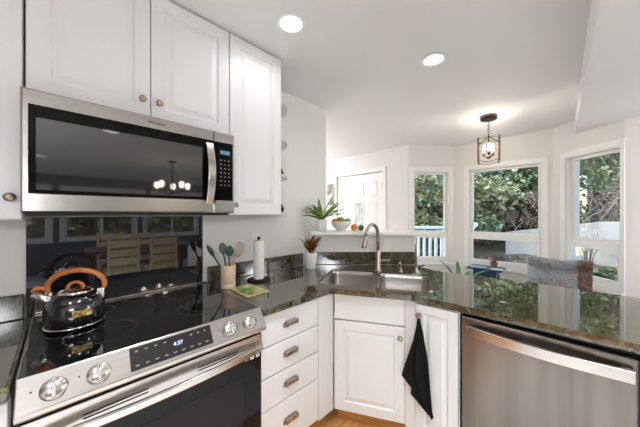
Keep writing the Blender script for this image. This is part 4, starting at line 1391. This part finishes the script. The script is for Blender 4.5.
# lantern pendant in the bay
PX, PY = 3.06, 0.605
pz0 = zd(PX)
t = thing('pendant_lantern', 'bronze cage lantern with lit candle bulbs hanging in the bay', 'pendant light', (PX, PY, pz0), math.radians(-78.8))
MB().lathe([(0.072, -0.001), (0.075, -0.012), (0.06, -0.022), (0.015, -0.028), (0.001, -0.028)], 28).build('canopy', M['bronze'], t)
ch = MB()
for k in range(5):
    zc = -0.045 - k * 0.026
    ch.tube([(0.008 * math.cos(a) * (k % 2), 0.008 * math.cos(a) * (1 - k % 2), zc + 0.017 * math.sin(a)) for a in [2 * PI * q / 12 for q in range(12)]], 0.0025, 6, closed=True)
ch.build('chain', M['bronze'], t)
MB().tube([(0, 0, -0.165), (0, 0, -0.40)], 0.007, 10).ball((0, 0, -0.395), 0.02).build('stem', M['brass'], t)
hw_ = 0.088
for sx in (-1, 1):
    for sy in (-1, 1):
        MB().box((sx * hw_ - 0.007, sy * hw_ - 0.007, -0.450), (sx * hw_ + 0.007, sy * hw_ + 0.007, -0.205)).build('post', M['brass'], t)
rg = MB()
rg2 = MB()
for (a, b) in (((-1, -1), (1, -1)), ((1, -1), (1, 1)), ((1, 1), (-1, 1)), ((-1, 1), (-1, -1))):
    for z, sg in ((-0.232, 1), (-0.432, -1)):
        (rg if sg > 0 else rg2).tube([(hw_ * (a[0] + (b[0] - a[0]) * s), hw_ * (a[1] + (b[1] - a[1]) * s), z + sg * 0.022 * math.sin(PI * s)) for s in [k / 10 for k in range(11)]], 0.0035, 6)
for (sx, sy) in ((-1, -1), (1, -1), (1, 1), (-1, 1)):
    rg.tube([(0, 0, -0.19), (sx * hw_ * 0.5, sy * hw_ * 0.5, -0.205), (sx * hw_, sy * hw_, -0.235)], 0.0035, 6)
rg.build('upper_cage', M['bronze'], t)
rg2.build('lower_cage', M['bronze'], t)
for k in range(3):
    a = k * 2 * PI / 3 + 0.6
    cx, cy = 0.042 * math.cos(a), 0.042 * math.sin(a)
    ca = MB().tube([(0, 0, -0.385), (cx * 0.6, cy * 0.6, -0.392), (cx, cy, -0.375)], 0.0035, 6).lathe([(0.006, -0.378), (0.013, -0.366), (0.012, -0.36), (0.008, -0.358), (0.008, -0.335)], 12, Matrix.Translation((cx, cy, 0))).build('candle_arm', M['bronze'], t)
    MB().lathe([(0.006, -0.334), (0.012, -0.318), (0.013, -0.300), (0.008, -0.275), (0.002, -0.258)], 12, Matrix.Translation((cx, cy, 0))).build('bulb', M['bulb'], ca)
l = bpy.data.lights.new('lamp_light', 'POINT')
l.energy = LAMP['bulb'] * 3
l.shadow_soft_size = 0.03
l.color = (1.0, 0.9, 0.78)
o = bpy.data.objects.new('lamp_light', l)
C.objects.link(o)
o.parent = t
o.location = (0, 0, -0.30)

# ------------------------------------------------------------------ the rest of the room, seen in the dark glass
t = thing('chandelier', 'lit bronze chandelier over dining table, reflected in microwave door', 'chandelier', (1.22, -1.75, ZS))
MB().lathe([(0.06, -0.001), (0.06, -0.02), (0.01, -0.03), (0.001, -0.03)], 24).build('canopy', M['bronze'], t)
MB().tube([(0, 0, -0.03), (0, 0, -0.50)], 0.008, 10).ball((0, 0, -0.49), 0.03).build('stem', M['bronze'], t)
for k in range(5):
    a = k * 2 * PI / 5
    cx, cy = 0.22 * math.cos(a), 0.22 * math.sin(a)
    ar = MB().tube([(0, 0, -0.46), (cx * 0.4, cy * 0.4, -0.50), (cx * 0.85, cy * 0.85, -0.47), (cx, cy, -0.42)], 0.006, 8).build('arm', M['bronze'], t)
    MB().lathe([(0.012, -0.42), (0.03, -0.40), (0.035, -0.36), (0.03, -0.33), (0.004, -0.32)], 14, Matrix.Translation((cx, cy, 0))).build('bulb', M['bulb'], ar)
t = thing('dining_table', 'walnut dining table behind the camera', 'table', (1.15, -2.4, 0))
MB().box((-0.85, -0.45, 0.72), (0.85, 0.45, 0.755)).build('tabletop', M['walnut'], t, bevel=0.006)
for sx in (-1, 1):
    for sy in (-1, 1):
        MB().box((sx * 0.76 - 0.035, sy * 0.37 - 0.035, 0.013), (sx * 0.76 + 0.035, sy * 0.37 + 0.035, 0.7195)).build('leg', M['walnut'], t)
def ladder_chair(x, y, rz, label):
    t = thing('ladder_back_chair', label, 'chair', (x, y, 0), rz, 'ladder-back chairs round the dining table')
    MB().box((-0.21, -0.20, 0.43), (0.21, 0.20, 0.46)).build('seat', M['tanwood'], t, bevel=0.006)
    for sx in (-1, 1):
        MB().box((sx * 0.19 - 0.018, -0.188, 0.013), (sx * 0.19 + 0.018, -0.152, 0.4295)).build('leg', M['tanwood'], t)
        MB().box((sx * 0.19 - 0.018, 0.204, 0.013), (sx * 0.19 + 0.018, 0.24, 1.0)).build('leg', M['tanwood'], t)
    for z in (0.56, 0.70, 0.85):
        MB().box((-0.17, 0.212, z), (0.17, 0.232, z + 0.11)).build('slat', M['tanwood'], t)
    return t
c0 = ladder_chair(1.28, -1.80, 0, 'tan ladder-back chair nearest the chandelier at the dining table')
for (x, y, rz, lab) in [(0.72, -1.80, 0, 'tan ladder-back chair at kitchen side of the dining table'), (1.28, -3.0, PI, 'tan ladder-back chair at window side of the dining table'), (0.72, -3.0, PI, 'second tan ladder-back chair at window side of table')]:
    c = copy_tree(c0)
    c.location = (x, y, 0)
    c.rotation_euler.z = rz
    c['label'] = lab

# ------------------------------------------------------------------ outdoors
gx = [4.06, 5.0, 5.8, 6.4, 7.2, 8.5, 11, 16]
def gz(x, y):
    base = [(-100, -0.25), (4.06, 0.18), (5.2, 0.30), (6.6, 0.45), (7.2, 0.85), (9, 1.2), (12, 1.8), (17, 3.2), (100, 3.2)]
    for (a, za), (b, zb2) in zip(base, base[1:]):
        if a <= x <= b:
            f_ = (x - a) / (b - a)
            z = za + (zb2 - za) * f_
            break
    return z + 0.05 * math.sin(x * 2.1 + y * 1.3) + 0.04 * math.sin(y * 3.1 - x)
mb = MB()
nx, ny = 40, 50
vs = [[mb.bm.verts.new((4.06 + i / nx * 14, -9 + j / ny * 22, gz(4.06 + i / nx * 14, -9 + j / ny * 22))) for j in range(ny + 1)] for i in range(nx + 1)]
for i in range(nx):
    for j in range(ny):
        f = mb.bm.faces.new((vs[i][j], vs[i + 1][j], vs[i + 1][j + 1], vs[i][j + 1]))
        f.smooth = True
struct(mb.build('ground_bank', M['earth']))
struct(MB().box((-30, -40, -0.5), (4.055, SOUTH - 0.2, -0.15)).build('ground_lawn', mat('lawn', srgb(58, 74, 48), 0.9)))
struct(MB().box((-30, SOUTH - 0.19, -0.5), (WEST - 0.2, 30, -0.15)).build('ground_patio', mat('patio', srgb(110, 108, 104), 0.9)))

# deck with white railing outside the left bay window
def dpt(d, r):
    return dr_(d, r)
ra, rb2 = Vector(dpt(5.0, 1.3)), Vector(dpt(5.0, 3.0))
t = thing('deck_railing', 'white deck railing with square balusters outside left bay window', 'railing', (ra.x, ra.y, 0.19), rotz_dir((rb2 - ra).x, (rb2 - ra).y))
RL = (rb2 - ra).length
MB().box((0, -0.06, 0.90), (RL, 0.06, 0.945)).build('top_rail', M['deckwhite'], t)
MB().box((0, -0.025, 0.83), (RL, 0.025, 0.87)).box((0, -0.025, 0.10), (RL, 0.025, 0.15)).build('rail', M['deckwhite'], t)
for k in range(15):
    x = 0.06 + k * (RL - 0.12) / 14
    MB().box((x - 0.021, -0.021, 0.151), (x + 0.021, 0.021, 0.829)).build('baluster', M['deckwhite'], t)
for x in (0.0, RL):
    MB().box((x - 0.045, -0.0449, 0.0), (x + 0.045, 0.0449, 0.0995)).box((x - 0.045, -0.059, 0.946), (x + 0.045, 0.059, 1.02)).build('post', M['deckwhite'], t)
struct(MB().prism([(4.1, 1.75), dpt(5.1, 1.2), dpt(5.1, 3.2), (4.1, 0.9)][::-1], 0.05, 0.189).build('ground_deck', M['deck']))

struct(MB().prism([(6.60, -4.0), (6.78, -4.0), (6.78, -0.4), (6.78, 1.0), (6.60, 1.0), (6.60, -0.4)], 0.2, [1.26, 1.26, 1.24, 0.99, 0.99, 1.24]).build('trim_garden_wall', M['stucco']))

def blob_leaves(mb, c, r, n, size, rng, flat=0.85):
    for _ in range(n):
        # points in the shell of an ellipsoid
        v = Vector((rng.gauss(0, 1), rng.gauss(0, 1), rng.gauss(0, 1))).normalized() * (rng.uniform(0.25, 1.0) ** 0.5)
        p = Vector((c[0] + v.x * r[0], c[1] + v.y * r[1], c[2] + v.z * r[2]))
        d = Vector((rng.uniform(-1, 1), rng.uniform(-1, 1), rng.uniform(-0.9, 0.6))).normalized()
        s = d.orthogonal().normalized()
        s = Matrix.Rotation(rng.uniform(0, 2 * PI), 3, d) @ s
        nn = d.cross(s)
        L = size * rng.uniform(0.6, 1.3)
        w = L * 0.28
        a = mb.bm.verts.new(p)
        b = mb.bm.verts.new(p + d * L * 0.5 + s * w + nn * w * 0.3)
        e = mb.bm.verts.new(p + d * L)
        g = mb.bm.verts.new(p + d * L * 0.5 - s * w + nn * w * 0.3)
        mb.bm.faces.new((a, b, e, g))

def tree(name, label, cat, x, y, h, spread, m, n, size, seed, trunk=True, lean=(0, 0), low=0.25, group=None):
    rng = random.Random(seed)
    z0 = gz(x, y) - 0.05
    t = thing(name, label, cat, (x, y, z0), 0, group)
    mb = MB()
    k = 13
    for i in range(k):
        a = rng.uniform(0, 2 * PI)
        rr_ = spread * rng.uniform(0.1, 0.75)
        zc = h * rng.uniform(low + 0.12, 0.88)
        blob_leaves(mb, (rr_ * math.cos(a) + lean[0] * zc / h, rr_ * math.sin(a) + lean[1] * zc / h, zc), (spread * rng.uniform(.34, .55), spread * rng.uniform(.34, .55), h * rng.uniform(.14, .26)), n // k, size, rng)
    mb.build('foliage', m, t)
    if trunk:
        tb = MB()
        tb.tube([(0, 0, 0), (lean[0] * 0.3 + 0.04, lean[1] * 0.3, h * 0.3), (lean[0] * 0.7 - 0.03, lean[1] * 0.7 + 0.03, h * 0.6), (lean[0], lean[1], h * 0.85)], [0.06, 0.05, 0.035, 0.015], 8)
        for i in range(6):
            a = rng.uniform(0, 2 * PI)
            zc = h * rng.uniform(0.3, 0.65)
            tb.tube([(lean[0] * zc / h, lean[1] * zc / h, zc), (spread * 0.3 * math.cos(a) + lean[0] * zc / h, spread * 0.3 * math.sin(a), zc + h * 0.12), (spread * 0.65 * math.cos(a), spread * 0.65 * math.sin(a), zc + h * 0.2)], [0.03, 0.02, 0.008], 6)
        tb.build('trunk', M['bark'], t)
    return t

def at(xpix_t, d):
    p = F * d + R * (d * xpix_t)
    return p.x, p.y
# behind the left window
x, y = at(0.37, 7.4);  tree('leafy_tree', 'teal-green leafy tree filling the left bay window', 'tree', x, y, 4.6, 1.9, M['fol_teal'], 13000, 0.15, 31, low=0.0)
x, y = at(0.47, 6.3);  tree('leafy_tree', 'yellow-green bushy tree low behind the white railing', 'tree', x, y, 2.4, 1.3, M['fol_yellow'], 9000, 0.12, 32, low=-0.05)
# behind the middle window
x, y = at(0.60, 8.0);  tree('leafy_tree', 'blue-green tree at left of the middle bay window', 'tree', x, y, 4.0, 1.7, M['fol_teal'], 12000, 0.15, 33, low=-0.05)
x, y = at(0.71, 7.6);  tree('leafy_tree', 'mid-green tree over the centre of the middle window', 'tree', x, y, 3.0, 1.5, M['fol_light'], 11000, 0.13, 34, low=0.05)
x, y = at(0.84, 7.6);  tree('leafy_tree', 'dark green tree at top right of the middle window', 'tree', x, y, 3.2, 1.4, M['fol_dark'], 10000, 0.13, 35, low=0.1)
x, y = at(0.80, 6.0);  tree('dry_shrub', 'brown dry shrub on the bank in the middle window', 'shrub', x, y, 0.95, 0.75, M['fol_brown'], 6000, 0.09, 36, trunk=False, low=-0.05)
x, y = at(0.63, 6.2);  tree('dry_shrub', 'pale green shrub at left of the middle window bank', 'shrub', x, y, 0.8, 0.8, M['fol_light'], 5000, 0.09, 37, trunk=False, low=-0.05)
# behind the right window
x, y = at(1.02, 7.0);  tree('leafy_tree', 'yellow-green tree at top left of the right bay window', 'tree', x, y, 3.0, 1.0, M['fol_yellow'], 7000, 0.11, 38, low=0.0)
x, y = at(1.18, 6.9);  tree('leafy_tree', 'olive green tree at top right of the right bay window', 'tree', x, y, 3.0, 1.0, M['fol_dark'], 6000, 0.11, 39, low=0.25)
x, y = at(1.10, 5.65);  tree('dry_shrub', 'brown brushwood above the white garden wall', 'shrub', x, y, 0.95, 0.95, M['fol_brown'], 7000, 0.09, 40, trunk=False, low=-0.05)
# north side: unseen trees added to cover sky reflected in the pane
tree('leafy_tree', 'teal-green tree added north of the deck, outside the frame', 'tree', 4.3, 7.6, 4.6, 1.9, M['fol_teal'], 6000, 0.18, 51, low=0.0)
tree('leafy_tree', 'mid-green tree added north-east of the deck, outside the frame', 'tree', 6.6, 7.0, 4.2, 1.8, M['fol_light'], 6000, 0.18, 52, low=0.0)
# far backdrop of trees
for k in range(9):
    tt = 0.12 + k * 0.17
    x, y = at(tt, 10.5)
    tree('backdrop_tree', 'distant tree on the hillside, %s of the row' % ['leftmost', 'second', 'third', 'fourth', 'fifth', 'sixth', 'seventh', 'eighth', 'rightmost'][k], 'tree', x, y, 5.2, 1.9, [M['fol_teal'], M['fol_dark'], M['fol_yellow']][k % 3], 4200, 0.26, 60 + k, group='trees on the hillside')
# fallen leaves on the bank
mb = MB()
rng = random.Random(5)
for k in range(5200):
    x, y = rng.uniform(4.3, 9.5), rng.uniform(-3.0, 4.5)
    if 6.4 < x < 7.0 and y < 1.2:
        continue
    z = gz(x, y) + 0.012
    a = rng.uniform(0, 2 * PI)
    L, w = rng.uniform(0.03, 0.09), rng.uniform(0.012, 0.03)
    ca, sa = math.cos(a), math.sin(a)
    mb.bm.faces.new([mb.bm.verts.new(v) for v in ((x, y, z), (x + ca * L * .5 - sa * w, y + sa * L * .5 + ca * w, z + rng.uniform(0, .03)), (x + ca * L, y + sa * L, z + rng.uniform(0, .05)), (x + ca * L * .5 + sa * w, y + sa * L * .5 - ca * w, z + rng.uniform(0, .03)))])
ll = mb.build('leaf_litter', ramp_mat('fallen_leaves', [(0.35, srgb(60, 46, 36)), (0.5, srgb(124, 104, 84)), (0.65, srgb(176, 160, 136))], 14, 0.9))
tag(ll, 'dry fallen leaves scattered over the bank outside', 'leaf litter', kind='stuff')
# unseen leafy screen added to keep the bright horizon out of reflections
t = thing('hedge_screen', 'tall dark leafy screen added beyond the south windows against horizon glare', 'hedge_screen', (0, -9.0, -0.15))
mb = MB()
rng = random.Random(77)
for k in range(24):
    blob_leaves(mb, (-7.5 + k * 0.7, 0, 1.7), (0.7, 0.5, 1.7), 420, 0.24, rng)
mb.build('foliage', M['fol_dark'], t)
MB().box((-8, -0.15, 0.0), (9, 0.15, 2.9)).build('screen_core', M['bark'], t)
# low planting before the windows
def fern(x, y, label, n=26, L=0.55, m='fol_fern', seed=1):
    rng = random.Random(seed)
    t = thing('fern', label, 'fern', (x, y, gz(x, y) - 0.01))
    mb = MB()
    for k in range(n):
        az = rng.uniform(0, 2 * PI)
        mb.leaf((0, 0, 0), az, rng.uniform(0.5, 1.4), L * rng.uniform(0.6, 1.1), 0.08, rng.uniform(0.4, 0.9), 7)
    mb.build('fronds', M[m], t)
x, y = at(0.765, 5.95); fern(x, y, 'pale green fern above the wall at middle of the middle window', seed=2, L=0.42)
x, y = at(0.84, 5.85); fern(x, y, 'pale green fern above the wall at right of the middle window', seed=3, L=0.45)
x, y = at(0.61, 5.0); fern(x, y, 'small dark fern low at left of the middle window', seed=4, L=0.3, m='fol_dark')
x, y = at(1.06, 4.0); fern(x, y, 'dark green ground fern below the white garden wall', 30, 0.28, 'fol_dark', 5)
x, y = at(1.14, 3.85); fern(x, y, 'bright green ground fern nearest the right bay window', 30, 0.24, 'fol_fern', 6)
# twiggy brushwood and low dark shrubs against the wall
def brushwood(x, y, label, n, h, spread, seed):
    rng = random.Random(seed)
    mb = MB()
    for k in range(n):
        bx, by = rng.uniform(-spread, spread), rng.uniform(-spread, spread) * 0.6
        a = rng.uniform(0, 2 * PI)
        L = h * rng.uniform(0.6, 1.2)
        q1 = (bx + 0.25 * L * math.cos(a), by + 0.25 * L * math.sin(a), L * 0.45)
        q2 = (bx + 0.6 * L * math.cos(a + .3), by + 0.6 * L * math.sin(a + .3), L * rng.uniform(0.6, 0.95))
        mb.tube([(bx, by, -0.03), q1, q2], [0.012, 0.009, 0.004], 5)
        mb.tube([q1, (q1[0] + rng.uniform(-.25, .25) * h, q1[1] + rng.uniform(-.2, .2) * h, q1[2] + 0.4 * h)], [0.007, 0.003], 5)
    return tag(mb.build('brushwood', mat('dry_twig', srgb(158, 138, 112), 0.9), loc=(x, y, gz(x, y))), label, 'brushwood')
x, y = at(1.09, 5.25); brushwood(x, y, 'tangle of pale dry twigs above white wall in right window', 46, 0.95, 0.75, 15)
x, y = at(0.78, 5.75); brushwood(x, y, 'tangle of dry twigs on the bank in middle window', 24, 0.7, 0.5, 16)
x, y = at(1.10, 4.02); tree('low_shrub', 'low dark shrub at the foot of the white wall, right window', 'shrub', x, y, 0.22, 0.5, M['fol_dark'], 1800, 0.05, 81, trunk=False, low=-0.1)
x, y = at(0.66, 4.75); tree('low_shrub', 'low dark shrub on bare soil in the middle window', 'shrub', x, y, 0.30, 0.6, M['fol_brown'], 1800, 0.06, 82, trunk=False, low=-0.1)
# blue post and leaning log in the middle window
x, y = at(0.667, 6.25)
tag(MB().box((-0.035, -0.035, -0.1), (0.035, 0.035, 0.95)).build('garden_post', M['bluepost'], loc=(x, y, gz(x, y))), 'dark blue wooden post on the bank in middle window', 'post')
x, y = at(0.765, 6.0)
tag(MB().tube([(-R.x * 0.36, -R.y * 0.36, 0.56), (-R.x * 0.24, -R.y * 0.24, 0.36), (-R.x * 0.10, -R.y * 0.10, 0.16), (R.x * 0.03, R.y * 0.03, -0.02)], [0.03, 0.04, 0.05, 0.06], 10).build('leaning_log', mat('pale_bark', srgb(150, 126, 98), 0.9), loc=(x, y, gz(x, y) + 0.08)), 'pale log leaning on the bank beside the blue post', 'log')
# bare twigs before the white wall
x, y = at(1.045, 4.2)
rng = random.Random(9)
tw_ = MB()
for k in range(9):
    a = rng.uniform(0, 2 * PI)
    p1 = (0.08 * math.cos(a), 0.08 * math.sin(a), 0.35)
    p2 = (0.2 * math.cos(a), 0.2 * math.sin(a), 0.55 + rng.uniform(0, .2))
    tw_.tube([(0, 0, 0), p1, p2], [0.008, 0.006, 0.003], 5)
    tw_.tube([p1, (p1[0] + rng.uniform(-.15, .15), p1[1] + rng.uniform(-.15, .15), 0.55)], [0.005, 0.002], 5)
tag(tw_.build('bare_bush', M['bark'], loc=(x, y, gz(x, y))), 'bare twiggy bush before the white garden wall', 'bush')
